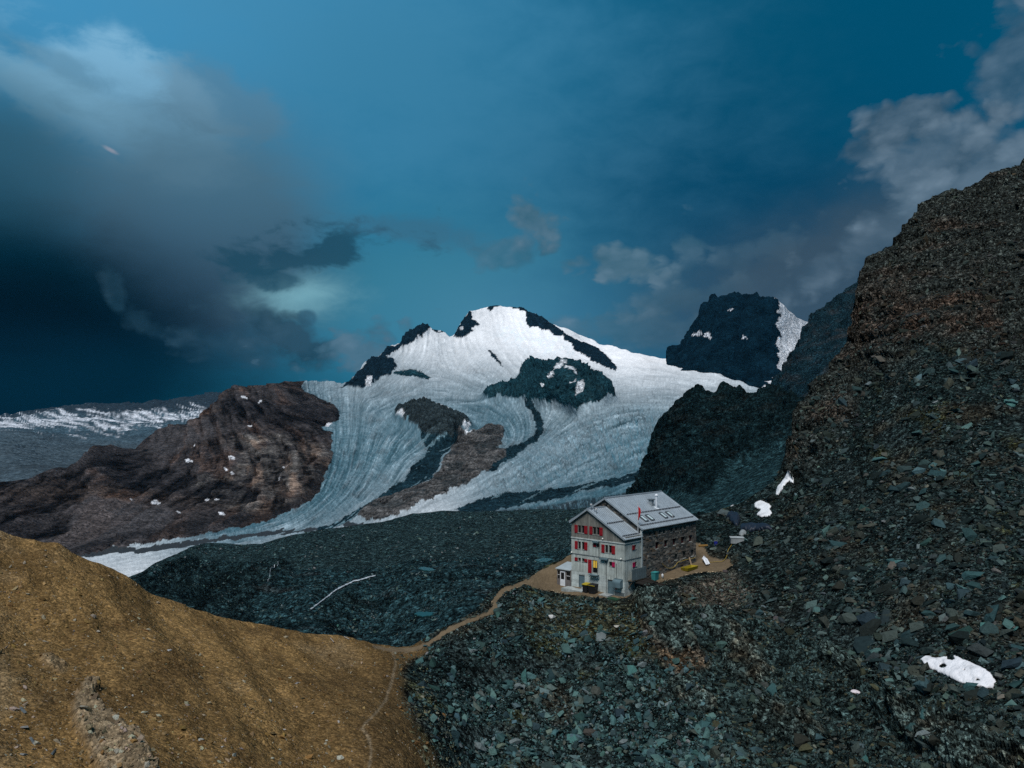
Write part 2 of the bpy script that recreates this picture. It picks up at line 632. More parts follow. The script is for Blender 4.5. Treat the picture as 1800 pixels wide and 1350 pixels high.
def build_mountain():
    sky = [(-320, 905)] + zB([(0, 615), (70, 600), (185, 590), (255, 550), (340, 545), (400, 510), (430, 465), (475, 430), (520, 430), (560, 420), (620, 435), (690, 435),
           (720, 410), (800, 355), (860, 320), (940, 310), (1020, 275), (1040, 240), (1100, 190), (1150, 140), (1200, 115), (1300, 120), (1400, 108), (1450, 95), (1560, 88), (1680, 92), (1750, 104)])
    sky += [(612, 679), (632, 652), (640, 640), (652, 636), (667, 630), (686, 612), (707, 606), (710, 597), (720, 588), (733, 581), (742, 576), (755, 576), (773, 582), (790, 592), (799, 590),
            (806, 578), (812, 570), (820, 560), (824, 550), (838, 545), (857, 541), (862, 539), (880, 537), (893, 540), (906, 542), (925, 549), (957, 565), (985, 573), (1010, 584), (1040, 596), (1060, 604), (1085, 611),
            (1110, 619), (1130, 624), (1160, 629), (1185, 633), (1210, 642), (1240, 650), (1270, 660), (1300, 670), (1335, 684), (1370, 690), (1500, 690)]
    bot = [(-320, 1060), (0, 1030), (150, 1030), (250, 1020), (330, 990), (460, 970), (600, 950), (720, 925), (1000, 915), (1160, 890), (1500, 870)]
    cols = np.concatenate([np.arange(-320, -20, 6.0), np.arange(-20, 1430, 1.5), np.arange(1430, 1500, 6.0)])
    ctrl = [(-320, 1060, 1200), (-320, 905, 1900), (0, 1030, 1250), (0, 930, 1600), (0, 850, 2000), (100, 930, 1650), (150, 1000, 1350), (250, 985, 1400), (300, 900, 1800), (170, 790, 2500), (200, 850, 2100), (240, 770, 2900),
            (450, 945, 1550), (400, 850, 2150), (330, 760, 2900), (400, 720, 3100), (480, 672, 3500), (530, 690, 3350), (560, 740, 2950), (500, 780, 2600), (540, 670, 4000), (580, 672, 4300), (540, 850, 2050),
            (500, 930, 1650), (560, 925, 1700), (620, 915, 1750), (700, 910, 1700), (720, 900, 1700), (800, 900, 1650), (900, 890, 1600), (1000, 890, 1500), (1100, 870, 1700), (1160, 840, 1900),
            (580, 850, 2100), (650, 850, 2200), (720, 860, 2050), (800, 830, 2200), (900, 830, 2100), (1000, 800, 2300), (1100, 780, 2500), (1180, 720, 3000), (1300, 760, 2600), (1450, 760, 2500),
            (600, 740, 3000), (640, 740, 3050), (700, 715, 3350), (750, 770, 2650), (830, 740, 3000), (900, 770, 2650), (1000, 745, 2950), (950, 710, 3300), (1000, 652, 3750), (1060, 690, 3450), (1150, 690, 3600), (1250, 690, 3900), (1330, 690, 4100),
            (600, 690, 4000), (650, 680, 4300), (750, 670, 4600), (850, 680, 4300), (880, 640, 5000), (950, 640, 5000), (1100, 655, 4800), (1200, 655, 5200),
            (640, 645, 5000), (700, 620, 5500), (750, 576, 6200), (800, 590, 6500), (760, 620, 5500), (830, 600, 6200), (824, 548, 6800), (880, 537, 7300), (880, 580, 6700), (950, 600, 6300), (950, 562, 7000), (1020, 620, 6000), (1080, 652, 5300), (1085, 611, 6700), (1010, 584, 6900), (1160, 629, 6400), (1400, 690, 4300)]
    S = Sheet(cols, sky, bot, ctrl, 315, 3e-4)
    PX, PY, P = S.PX, S.PY, S.P
    X, Y, Z = P[..., 0], P[..., 1], P[..., 2]
    # wobble for natural outlines
    jx = fbm(PX / 22, PY / 16, PX * 0, 5, 0.58) * 9
    jy = fbm(PX / 22, PY / 16, PX * 0 + 9, 5, 0.58) * 7
    JX, JY = PX + jx, PY + jy

    polys = {
        'ridge_left': zA([(160, 530), (215, 470), (265, 410), (320, 390), (330, 375), (380, 340), (440, 320), (450, 280), (480, 250), (520, 225), (545, 210), (590, 210), (580, 245), (545, 280), (510, 300), (470, 330), (420, 350), (370, 385), (350, 400), (400, 405), (415, 430), (410, 470), (380, 490), (330, 510), (280, 535), (230, 558), (180, 550), (120, 545)]),
        'ledge_left': zA([(400, 490), (430, 465), (470, 455), (530, 465), (595, 488), (580, 503), (500, 492), (440, 496)]),
        'subpeak_edge': zA([(585, 215), (640, 230), (690, 270), (660, 264), (600, 242)]),
        'peak_left': zA([(710, 285), (735, 240), (750, 205), (775, 180), (785, 140), (800, 145), (800, 175), (820, 195), (845, 215), (830, 225), (810, 245), (790, 270), (765, 292), (740, 288)]),
        'summit': zA([(885, 135), (900, 105), (930, 100), (958, 108), (940, 118), (920, 120), (915, 138), (905, 143)]),
        'peak_right': zA([(985, 112), (1040, 118), (1080, 140), (1130, 160), (1190, 185), (1220, 215), (1260, 240), (1310, 270), (1340, 295), (1400, 310), (1450, 330), (1500, 365), (1540, 400), (1575, 445), (1570, 462), (1530, 452), (1480, 422), (1420, 392), (1380, 362), (1340, 350), (1330, 320), (1300, 292), (1250, 272), (1200, 247), (1150, 232), (1110, 227), (1095, 182), (1085, 157), (1040, 140)]),
        'rib': zA([(888, 348), (905, 350), (942, 385), (974, 434), (958, 426), (918, 387)]),
        'nunatak': zA([(870, 612), (880, 590), (960, 575), (1050, 570), (1060, 545), (1085, 520), (1060, 490), (1090, 470), (1095, 445), (1110, 440), (1130, 450), (1180, 440), (1200, 450), (1270, 460), (1280, 435), (1300, 440), (1330, 460), (1380, 490), (1430, 505), (1470, 530), (1500, 560), (1540, 590), (1562, 615), (1510, 642), (1480, 662), (1430, 682), (1380, 692), (1330, 682), (1300, 667), (1240, 662), (1180, 652), (1120, 648), (1060, 642), (1000, 637), (960, 622), (900, 627)]),
        'mid': zA([(400, 680), (430, 665), (480, 668), (520, 680), (560, 655), (600, 670), (620, 690), (680, 710), (740, 720), (790, 750), (805, 770), (790, 790), (760, 800), (740, 815), (700, 835), (660, 835), (620, 835), (570, 825), (530, 795), (500, 775), (450, 745), (410, 722)]),
        'bedrock': zA([(740, 810), (830, 780), (870, 760), (890, 742), (975, 752), (982, 800), (970, 850), (940, 880), (990, 880), (985, 920), (930, 960), (900, 990), (860, 1015), (820, 1035), (740, 1075), (650, 1110), (560, 1150), (480, 1190), (400, 1228), (330, 1245), (250, 1250), (205, 1228), (240, 1190), (290, 1150), (400, 1115), (500, 1075), (590, 1040), (640, 990), (660, 940), (700, 880), (720, 840)]),
        'deb1_shade': zA([(530, 795), (600, 830), (735, 815), (720, 860), (660, 900), (640, 960), (600, 1030), (500, 1078), (400, 1115), (290, 1155), (240, 1190), (200, 1232), (130, 1272), (0, 1300), (0, 1285), (120, 1250), (200, 1190), (330, 1115), (440, 1035), (510, 955), (560, 915), (565, 860)]),  # debris margin; the shade lying on the ice is painted in too
        'deb2': zA([(1085, 648), (1130, 690), (1152, 740), (1132, 790), (1080, 830), (1010, 862), (960, 900), (910, 960), (890, 1000), (930, 985), (1000, 930), (1080, 860), (1150, 830), (1187, 780), (1187, 730), (1160, 680), (1125, 648)]),
        'deb3': zA([(740, 1180), (850, 1130), (960, 1105), (1100, 1090), (1300, 1075), (1450, 1050), (1600, 1010), (1760, 960), (1760, 1020), (1600, 1062), (1500, 1078), (1400, 1092), (1250, 1132), (1100, 1152), (900, 1192), (780, 1200), (720, 1188)]),
    }
    brown = [(-400, 500)] + [(px, py - 40) for px, py in zB([(0, 615), (430, 465), (860, 320), (1100, 190), (1200, 115), (1450, 95), (1560, 88)])]
    brown += zB([(1540, 115), (1560, 140), (1620, 170), (1700, 210), (1735, 250), (1730, 290), (1690, 310), (1640, 330), (1690, 345), (1700, 400), (1690, 500), (1650, 590), (1625, 650), (1580, 712), (1500, 748), (1400, 785), (1300, 812), (1150, 850), (1000, 885), (800, 915), (600, 945), (400, 985), (300, 1000), (-1000, 1100)])

    NM = {k: pip(JX, JY, v) for k, v in polys.items()}
    mb = pip(JX, JY, brown)
    rock = np.zeros(PX.shape, bool)
    order = ['deb1_shade', 'deb2', 'deb3', 'bedrock', 'mid', 'nunatak', 'rib', 'peak_right', 'summit', 'peak_left', 'subpeak_edge', 'ledge_left', 'ridge_left']
    cls = np.zeros(PX.shape, int)
    for i, k in enumerate(order):
        cls[NM[k]] = i + 1
    cls[mb] = 20
    # small snow lenses left in the nunatak and the middle crag
    def lens(px, py, rx, ry, rot):
        c, s = math.cos(R(rot)), math.sin(R(rot))
        dx, dy = JX - px, JY - py
        return ((dx * c + dy * s) / rx) ** 2 + ((dy * c - dx * s) / ry) ** 2 < 1
    lenses = np.zeros(PX.shape, bool)
    for l in ((993, 660, 3, 7, 10), (994, 676, 3, 9, 20), (988, 684, 3, 8, 35), (1003, 683, 3, 7, -25), (971, 702, 5, 3, -20), (1022, 712, 4, 9, -12), (1010, 705, 3, 4, 0),
              (745, 724, 7, 3, -10), (775, 736, 8, 3, 8), (795, 740, 8, 3, 0), (826, 761, 12, 4, -35), (705, 743, 8, 4, 20), (772, 582, 3, 2, 0), (813, 582, 4, 3, 0), (650, 676, 6, 5, -60)):
        lenses |= lens(*l)

    # ---- relief
    dsc = S.D / 3000.0
    rk = np.zeros(PX.shape)
    for k, a_ in (('mid', .9), ('nunatak', 1), ('rib', .25), ('peak_right', .3), ('summit', .2), ('peak_left', .4), ('ridge_left', .5), ('ledge_left', .3), ('bedrock', .4)):
        rk = np.maximum(rk, NM[k] * a_)
    rkb = blur(rk, 3)
    mbb = blur(mb, 4)
    rid = fbm(X / 130, Y / 130, Z / 90, 6, 0.55, True)
    rid2 = fbm(X / 60 + 4, Y / 60, Z / 40, 4, 0.6, True)
    rid3 = fbm(X / 22 + 7, Y / 22, Z / 16, 3, 0.6, True)
    h = rkb * (4 + 34 * rid * dsc + 22 * rid2 * dsc + 9 * rid3 * dsc)
    nun = blur(NM['nunatak'], 9) + 0.8 * blur(NM['mid'], 7)
    h += nun * 34
    # brown mountain: beds dipping to the right, gullies in its screes
    bed_u = X * 0.35 + Z * 0.94 - Y * 0.05
    beds = fbm(X / 420, Y / 420, bed_u / 26, 5, 0.6)
    gull = fbm(X / 70 + Z / 200, Y / 300, Z / 400, 4, 0.55, True)
    big = fbm(X / 380, Y / 380, Z / 260, 4, 0.5, True)
    led_b = 1 - np.mod(bed_u / 34 + .8 * fbm(X / 260, Y / 260, Z / 120, 3), 1.0)
    h += mbb * (8 * beds + 3 * gull + 11 * big + 8 * led_b - 6)
    S.displace(h)

    # ---- glacier flow: streaks drawn out along the ice's own motion
    x0, x1, y0, y1 = -40, 1480, 520, 1060
    gx, gy = np.meshgrid(np.arange(x0, x1), np.arange(y0, y1), indexing='ij')
    fl = [(600, 690, .15, 1), (625, 740, 0, 1), (590, 790, -.1, 1), (650, 800, -.25, 1), (610, 870, -.6, 1), (560, 900, -.8, .6), (530, 915, -1, .35), (690, 800, -.45, .9), (650, 860, -.75, .7), (400, 945, -1, .17), (250, 985, -1, .25), (120, 1000, -1, .15),
          (650, 690, -1, .12), (750, 690, -1, .1), (850, 690, -1, .05), (700, 660, -.6, .6), (720, 625, -.5, 1), (790, 640, .5, 1), (760, 712, 1, 0), (850, 712, 1, .12), (905, 730, .7, .8), (930, 755, .1, 1), (925, 775, -.3, 1), (890, 805, -.8, .7), (860, 745, .7, .5),
          (980, 740, -.8, .8), (960, 790, -.8, .7), (1100, 700, -1, .2), (1020, 760, -1, .42), (1100, 780, -1, .3), (900, 830, -1, .55), (800, 870, -1, .42), (1000, 830, -1, .3), (1200, 740, -1, .12), (1250, 690, -1, -.1), (1150, 730, -1, .2),
          (900, 600, .6, .8), (1000, 640, .8, .5), (1100, 655, 1, .25), (1150, 640, 1, .3), (850, 560, .1, 1), (920, 570, .15, 1)]
    c2 = [(a, b, 2 * math.atan2(d, c)) for a, b, c, d in fl]
    st = 6
    GX, GY = gx[::st, ::st], gy[::st, ::st]
    ca = tps([(a, b, math.cos(q)) for a, b, q in c2], GX, GY, 0.01)
    sa = tps([(a, b, math.sin(q)) for a, b, q in c2], GX, GY, 0.01)
    an = 0.5 * np.arctan2(sa, ca)

    def up(a):
        i = np.clip(np.arange(gx.shape[0]) / st, 0, a.shape[0] - 1.001)
        j = np.clip(np.arange(gx.shape[1]) / st, 0, a.shape[1] - 1.001)
        i0, j0 = i.astype(int), j.astype(int)
        fi, fj = (i - i0)[:, None], (j - j0)[None]
        return a[i0][:, j0] * (1 - fi) * (1 - fj) + a[i0 + 1][:, j0] * fi * (1 - fj) + a[i0][:, j0 + 1] * (1 - fi) * fj + a[i0 + 1][:, j0 + 1] * fi * fj
    vx, vy = up(np.cos(2 * an)), up(np.sin(2 * an))
    an = 0.5 * np.arctan2(vy, vx)
    vx, vy = np.cos(an), np.sin(an)

    def lic(ax, ay, n, seed, soft=0):
        im = np.random.default_rng(seed).normal(size=gx.shape)
        if soft:
            im = blur(im, soft) * (2 * soft + 1)
        acc = im.copy()
        for sg in (1, -1):
            qx, qy = (gx - x0).astype(float), (gy - y0).astype(float)
            px_, py_ = None, None
            for k in range(n):
                i = np.clip(qx + .5, 0, gx.shape[0] - 1).astype(int)
                j = np.clip(qy + .5, 0, gx.shape[1] - 1).astype(int)
                dx, dy = ax[i, j], ay[i, j]
                if px_ is not None:
                    s = np.where(dx * px_ + dy * py_ < 0, -1, 1)
                    dx, dy = dx * s, dy * s
                else:
                    dx, dy = dx * sg, dy * sg
                px_, py_ = dx, dy
                qx += dx
                qy += dy
                acc += im[np.clip(qx + .5, 0, gx.shape[0] - 1).astype(int), np.clip(qy + .5, 0, gx.shape[1] - 1).astype(int)]
        acc /= acc.std()
        return acc
    L1 = lic(vx, vy, 12, 1)
    L2 = lic(-vy, vx, 5, 2)          # crevasses across the flow
    L3 = lic(vx, vy, 26, 5, 1)

    def smp(a):
        i = np.clip(PX - x0, 0, a.shape[0] - 1.001)
        j = np.clip(PY - y0, 0, a.shape[1] - 1.001)
        i0, j0 = i.astype(int), j.astype(int)
        fi, fj = i - i0, j - j0
        return a[i0, j0] * (1 - fi) * (1 - fj) + a[i0 + 1, j0] * fi * (1 - fj) + a[i0, j0 + 1] * (1 - fi) * fj + a[i0 + 1, j0 + 1] * fi * fj
    l1, l2, l3 = smp(L1), smp(L2), smp(L3)

    white = tps([(880, 545, 1), (700, 640, .70), (750, 600, .84), (760, 650, .70), (820, 640, .78), (650, 690, .52), (600, 700, .45), (600, 770, .30), (600, 850, .27), (550, 900, .28), (450, 940, .30), (480, 960, .7), (250, 985, .72), (150, 1000, .75), (850, 700, .42), (750, 710, .42), (900, 760, .3), (700, 800, .25),
                 (1100, 690, .6), (1000, 690, .55), (1250, 680, .72), (1330, 690, .6), (1100, 750, .42), (1180, 740, .42), (1000, 820, .48), (900, 850, .55), (760, 890, .75), (1100, 820, .34), (1000, 640, .95), (900, 600, 1), (1100, 650, .92), (1160, 630, .98), (1000, 870, .25), (900, 880, .25)], PX, PY, 0.003)
    white = np.clip(white, 0.15, 1)
    tone = np.clip(white * 1.08 - .10, 0, 1) ** 2.1
    rough = np.clip(1.15 - white, 0.05, 1)
    icefall = blur(pip(PX, PY, [(820, 872), (880, 835), (960, 780), (1060, 735), (1180, 705), (1180, 790), (1100, 825), (1000, 838), (900, 865)]), 12)
    ice_h = (l1 * 1.4 + l3 * 1.6) * np.clip(rough - .12, 0, 1) * dsc * 1.2 + l2 * (0.8 * rough + 4.5 * icefall) * dsc
    und = fbm(X / 260, Y / 260, Z / 200, 4, 0.5)
    vary = np.clip(.75 + 1.1 * fbm(PX / 70, PY / 45, 0 * PX + 21, 3), .15, 1.6)
    l1, l3 = l1 * vary, l3 * vary
    icefall2 = 1.0 * blur(pip(PX, PY, zA([(1000, 190), (1330, 320), (1380, 380), (1250, 380), (1050, 330), (930, 260)])), 8)
    ice_h += und * 16 * dsc + icefall2 * 10 * fbm(X / 50, Y / 50, Z / 30, 4, 0.6, True)
    ic = (1 - np.clip(rkb * 1.5, 0, 1)) * (1 - np.clip(mbb * 1.5, 0, 1))
    S.displace(ice_h * ic)
    S.finish()
    X, Y, Z = S.P[..., 0], S.P[..., 1], S.P[..., 2]

    # ---- what it is made of
    snow = np.array([0.86, 0.86, 0.87])
    dirty = np.array([0.046, 0.118, 0.152])
    w = np.clip(tone + 0.028 * l1 * rough + 0.034 * l3 * rough + 0.05 * l2 * (.4 * rough + icefall) + 0.10 * fbm(X / 300, Y / 300, Z / 100, 4) * (.3 + tone), 0.0, 1.05)
    col = dirty * (1 - w[..., None]) + snow * w[..., None]
    spk = np.random.default_rng(8).normal(size=PX.shape)
    col *= np.clip(np.exp((.24 * l1 + .22 * l3 + .20 * spk + .12 * l2) * rough), .35, 2.2)[..., None]
    dirt = sstep(fbm(PX / 46, PY / 22, 0 * PX + 3, 5, .6) + .18 * l3, .08, .55) * sstep(white, .85, .4)
    col *= (1 - .42 * dirt)[..., None]
    crz = np.clip(icefall * 1.3 + .55 * sstep(fbm(PX / 60, PY / 40, 0 * PX + 40, 3), -.05, .35) + .8 * icefall2, 0, 1) * sstep(white, 1.02, .6)
    crk = sstep(l2, .55, 1.6) * crz
    col = col * (1 - .75 * crk)[..., None] + np.array([.02, .06, .08]) * (.4 * crk)[..., None]
    brk = sstep(-l2, .5, 1.8) * crz
    col = col * (1 + .55 * brk)[..., None]
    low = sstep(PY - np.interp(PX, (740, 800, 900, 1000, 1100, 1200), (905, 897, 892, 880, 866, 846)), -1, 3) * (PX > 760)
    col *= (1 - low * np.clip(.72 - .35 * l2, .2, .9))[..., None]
    # clear blue ice in the icefalls
    bl = np.clip(icefall * 0.35 + icefall2 * 0.4 * (l2 > 0.4), 0, 0.5)
    col = col * (1 - bl[..., None]) + col * np.array([0.8, 1.0, 1.08]) * bl[..., None]
    # grit on the ice beside the debris bands
    grit = np.clip(blur(np.isin(cls, (1, 2, 3)), 7) * 1.3 + (white < 0.3) * 0.12, 0, 1) * (cls == 0) * sstep(l3, -1.2, 1.5)
    col = col * (1 - 0.7 * grit[..., None]) + np.array([0.04, 0.05, 0.055]) * 0.7 * grit[..., None]
    g1 = fbm(X / 60, Y / 60, Z / 30, 5, 0.6)
    g2 = fbm(X / 18, Y / 18, Z / 14, 4, 0.65)

    g4 = fbm(X / 6, Y / 6, Z / 5, 2, 0.6)

    def paint(mask, c, amp=0.5):
        f = np.clip(1 + amp * (g1 * 1.6 + g2 * 1.4 + g4 * 1.6) + amp * 1.2 * (rid - .15) + amp * .8 * rid3, 0.15, 3.4)
        col[mask] = (np.array(c)[None, None] * f[..., None])[mask]
    navy = (0.004, 0.0115, 0.018)
    for i, k in enumerate(order):
        m = cls == i + 1
        if k.startswith('deb'):
            paint(m, (0.005, 0.014, 0.019), 0.9)
            if k != 'deb2':
                st_ = m & (l3 + 0.7 * g2 + (0.35 if k == 'deb1_shade' else 0.2) > (1.35 if k == 'deb1_shade' else 1.2))
                col[st_] = (0.10, 0.17, 0.20)
        elif k == 'bedrock':
            paint(m, (0.040, 0.039, 0.038), 1.5)
            tl = m & (fbm(X / 90 + 5, Y / 90, Z / 35, 4, .6) > .12)
            col[tl] = col[tl] * .5 + np.array([.012, .022, .026]) * .5
            col[m & (g1 > 0.15)] *= 0.45
        elif k == 'mid':
            paint(m, (0.013, 0.019, 0.021), 1.0)
        elif k in ('nunatak', 'ledge_left'):
            paint(m, (0.005, 0.019, 0.025), 1.0)
        else:
            paint(m, navy, 0.6)
    fanm = sstep(fbm(X / 60 + 2, Y / 60, Z / 120, 4, .55), .0, .35) * NM['nunatak'] * sstep(PY, 672, 705)
    col[...] = col * (1 - .7 * fanm[..., None]) + np.array([.016, .045, .054]) * (.7 * fanm * np.clip(1 + g2, .5, 1.6))[..., None]
    # ice dust over the lower nunatak gully
    m = lenses & (cls > 0) & (cls < 20)
    col[m] = (0.6, 0.63, 0.66)
    # brown mountain
    bro = np.stack([0.056 + 0 * X, 0.047 + 0 * X, 0.045 + 0 * X], -1)
    sc = sstep(blur(pip(PX, PY, zB([(380, 760), (470, 690), (560, 700), (700, 720), (880, 760), (900, 800), (800, 870), (600, 920), (400, 960), (150, 960), (180, 900), (330, 880)])), 6), .2, .8)
    sc = np.maximum(sc, 0.7 * sstep(blur(pip(PX, PY, zB([(830, 340), (1020, 290), (1100, 300), (1240, 330), (1100, 380), (960, 420), (850, 480), (740, 450)])), 6), .2, .8))
    tan = sstep(blur(pip(PX, PY, zB([(1100, 370), (1300, 370), (1500, 380), (1690, 430), (1680, 520), (1620, 640), (1500, 720), (1350, 780), (1200, 760), (1000, 700), (950, 600), (1200, 560), (1250, 480), (1150, 430)])), 8), .1, .9)
    dark = sstep(blur(pip(PX, PY, zB([(440, 460), (520, 430), (690, 440), (760, 500), (900, 560), (1150, 600), (1350, 660), (1300, 720), (1000, 690), (700, 650), (560, 600), (450, 530)])), 5), .1, .9)
    dark = np.maximum(dark, sstep(blur(pip(PX, PY, zB([(1140, 150), (1300, 190), (1440, 220), (1600, 200), (1735, 250), (1730, 300), (1600, 320), (1380, 320), (1250, 290), (1150, 260)])), 5), .1, .9))
    dark = np.maximum(dark, sstep(blur(pip(PX, PY, zB([(-200, 740), (100, 780), (380, 830), (300, 890), (100, 900), (-200, 850)])), 5), .1, .9))
    bd = sstep(beds, -0.12, 0.12)
    bd2 = fbm(X / 160, Y / 160, bed_u / 7.0, 4, 0.6)
    bd = .5 * bd + .5 * sstep(led_b, .1, .9)
    bro = lerp3(bro, (0.098, 0.086, 0.084), sc)
    bro = lerp3(bro, (0.15, 0.13, 0.112), tan * (0.35 + 0.65 * bd) * sstep(g1, -0.4, 0.3))
    bro = lerp3(bro, (0.02, 0.018, 0.019), dark * (0.35 + 0.65 * (1 - bd)))
    rust = sstep(fbm(X / 300, Y / 300, Z / 60, 3), 0.1, 0.4) * (1 - sc)
    bro = lerp3(bro, (0.080, 0.055, 0.042), 0.6 * rust * (1 - dark))
    bro *= np.clip(.95 + (1.1 - 0.6 * sc) * (g1 + g2) + (1 - .8 * sc) * (1.0 * (bd - 0.5) + 1.6 * bd2), 0.12, 3.0)[..., None]
    # dirty lateral moraine along the ice
    lat = blur(pip(PX, PY, zB([(1690, 430), (1660, 560), (1600, 700), (1480, 750), (1300, 812), (1100, 850), (800, 900), (400, 975), (300, 1010), (300, 960), (800, 850), (1200, 780), (1400, 760), (1550, 690), (1600, 600), (1640, 500)])), 3)
    bro = lerp3(bro, (0.03, 0.028, 0.029), 0.8 * lat)
    small = np.zeros(PX.shape, bool)
    for (zx, zy, rx, ry, rot) in ((965, 505, 9, 3, 20), (1250, 175, 9, 4, 15), (1332, 200, 4, 7, 10), (1280, 318, 8, 3, -20), (1690, 315, 16, 5, 0), (795, 716, 9, 4, 5), (1065, 708, 4, 5, 30), (1105, 706, 4, 2, 0), (1128, 775, 9, 3, 10),
                                  (998, 420, 1.6, 5, 0), (1185, 495, 7, 2.5, 10), (1157, 540, 3, 4, 0), (1188, 575, 5, 2, 20), (1455, 528, 7, 2, 12), (1430, 590, 6, 1.6, 20), (680, 700, 5, 1.6, 5), (915, 775, 8, 1.8, 10)):
        small |= lens(zx * 0.34444, 640 + zy * 0.34444, rx * .72, ry * .72, rot)
    gm = bro.mean(-1, keepdims=True)
    warm = sstep(fbm(X / 350, Y / 350, bed_u / 22.0, 4, .55), .0, .35) * (1 - dark) * (1 - .7 * sc)
    bro = bro * (1 + warm[..., None] * np.array([.75, .38, .15]))
    bro = bro * np.array([.62, .66, .70])
    bro[small] = (0.62, 0.63, 0.66)
    col[mb] = bro[mb]
    # black dirt line between the two tongues, lower left
    ln = np.abs(PY - np.interp(PX, (120, 250, 400, 500, 570, 640), (975, 968, 947, 934, 929, 922)) + 2 * l3) < np.interp(PX, (150, 600), (4.5, 3.0))
    ln &= (cls == 0) & (PX > 100) & (PX < 640)
    col[ln] = (0.02, 0.024, 0.027)

    P2, c2_ = back_rows(S, col, (60, 200, 600, 1500), 0.7)
    st_ = dict(kind='structure')
    spec = {0: ('glacier', M['ice'], dict(label='grey blue glacier flowing down from the white snow peak', cat='glacier', **st_)),
            20: ('brown_mountain', M['mount'], dict(label='bare brown layered mountain left of the glacier tongue', cat='mountain', **st_))}
    names = {'deb1_shade': ('moraine_strip', 'dark debris band with shade in its colour along the edge of the left ice fan'),
             'deb2': ('moraine_strip', 'dark S-shaped moraine band curling down from the rock island'),
             'deb3': ('moraine_strip', 'black debris band under the lower right ice tongue'),
             'bedrock': ('bare_bedrock', 'brownish bare bedrock between the two ice tongues'),
             'mid': ('rock_outcrop', 'dark crag with snow lenses in the middle of the ice fall'),
             'nunatak': ('rock_outcrop', 'large dark rock island with white snow streaks in the glacier'),
             'rib': ('rock_outcrop', 'thin dark diagonal rib in the white snow slope'),
             'peak_right': ('rock_ridge', 'long dark rock ridge falling right from the snow summit'),
             'summit': ('rock_outcrop', 'small dark rocks on the highest snow summit'),
             'peak_left': ('rock_ridge', 'dark rock face on the left shoulder of the snow summit'),
             'subpeak_edge': ('rock_outcrop', 'thin dark rock edge right of the lower snow peak'),
             'ledge_left': ('rock_outcrop', 'low greenish rock ledge under the left snow dome'),
             'ridge_left': ('rock_ridge', 'jagged dark rock ridge on the left of the snow dome')}
    for i, k in enumerate(order):
        spec[i + 1] = (names[k][0], M['mount'], dict(label=names[k][1], cat='rock' if not k.startswith('deb') else 'moraine', **st_))
    grid_objects(P2, c2_, cls, spec, 330)
    return S


mountain = build_mountain()


def simple_sheet(name, sky, bot, ctrl, step, rows, relief, colour, mat, label, cat, back, drop, lam=1e-4):
    cols = np.arange(sky[0][0], sky[-1][0], step)
    S = Sheet(cols, sky, bot, ctrl, rows, lam)
    S.displace(relief(S))
    S.finish()
    col = colour(S)
    P2, c2 = back_rows(S, col, back, drop)
    grid_objects(P2, c2, np.zeros(S.PX.shape, int), {0: (name, mat, dict(label=label, cat=cat, kind='structure'))}, rows)
    return S


# ---- far range, lower left
def far_col(S):
    X, Y, Z = S.P[..., 0], S.P[..., 1], S.P[..., 2]
    g = fbm(X / 500, Y / 700, Z / 60, 5, 0.6)
    g2 = fbm(X / 150, Y / 150, Z / 60, 4, 0.6)
    c = np.array([0.050, 0.085, 0.108])[None, None] * np.clip(1 + 0.8 * g + 0.4 * g2, .3, 2)[..., None]
    yl = np.interp(S.PX, (-300, 0, 100, 140, 180, 240, 330, 420), (750, 752, 738, 738, 742, 738, 732, 728))
    band = np.exp(-((S.PY - yl - 9) / 20.0) ** 2)
    sn = sstep(fbm(S.PX / 55, (S.PY - .12 * S.PX) / 3.2, 0 * X, 5, 0.6) + 0.5 * band + 0.2 * fbm(S.PX / 9, S.PY / 4, 0 * X + 4, 3), 0.34, 0.60) * (band > 0.03)
    c = lerp3(c, (0.6, 0.63, 0.68), sn * 0.95)
    up_ = sstep(yl - S.PY, -2, 6)
    c = lerp3(c, (0.02, 0.028, 0.036), up_ * (1 - sn) * 0.85)
    nr = sstep(S.PY, 770, 790)
    c = lerp3(c, (0.060, 0.072, 0.080), nr * 0.5)
    return c


simple_sheet('mountain_range',
             [(-320, 752), (0, 743), (34, 738), (69, 728), (103, 723), (131, 717), (158, 719), (193, 716), (224, 717), (248, 721), (286, 714), (310, 714), (331, 709), (351, 704), (362, 697), (375, 695), (396, 700), (430, 705), (520, 712)],
             [(-320, 900), (520, 860)],
             [(-320, 752, 11000), (-320, 900, 3400), (0, 743, 11000), (0, 765, 8000), (0, 790, 5600), (0, 850, 3800), (130, 717, 11500), (130, 770, 7200), (130, 830, 4200), (250, 721, 11500), (250, 800, 5200), (375, 695, 12000), (375, 800, 5000), (520, 712, 12000), (520, 860, 4200)],
             1.6, 110,
             lambda S: 110 * fbm(S.P[..., 0] / 1400, S.P[..., 1] / 1400, S.P[..., 2] / 700, 6, 0.5, True) * (S.D / 9000) ** 1.2
             + 260 * np.exp(-((S.PX - 20) / 95) ** 2 - ((S.PY - 790) / 22) ** 2) * 0.25,
             far_col, M['far'], 'far bluish mountain range with snow bands on the left horizon', 'mountain', (300, 1200), 0.5)


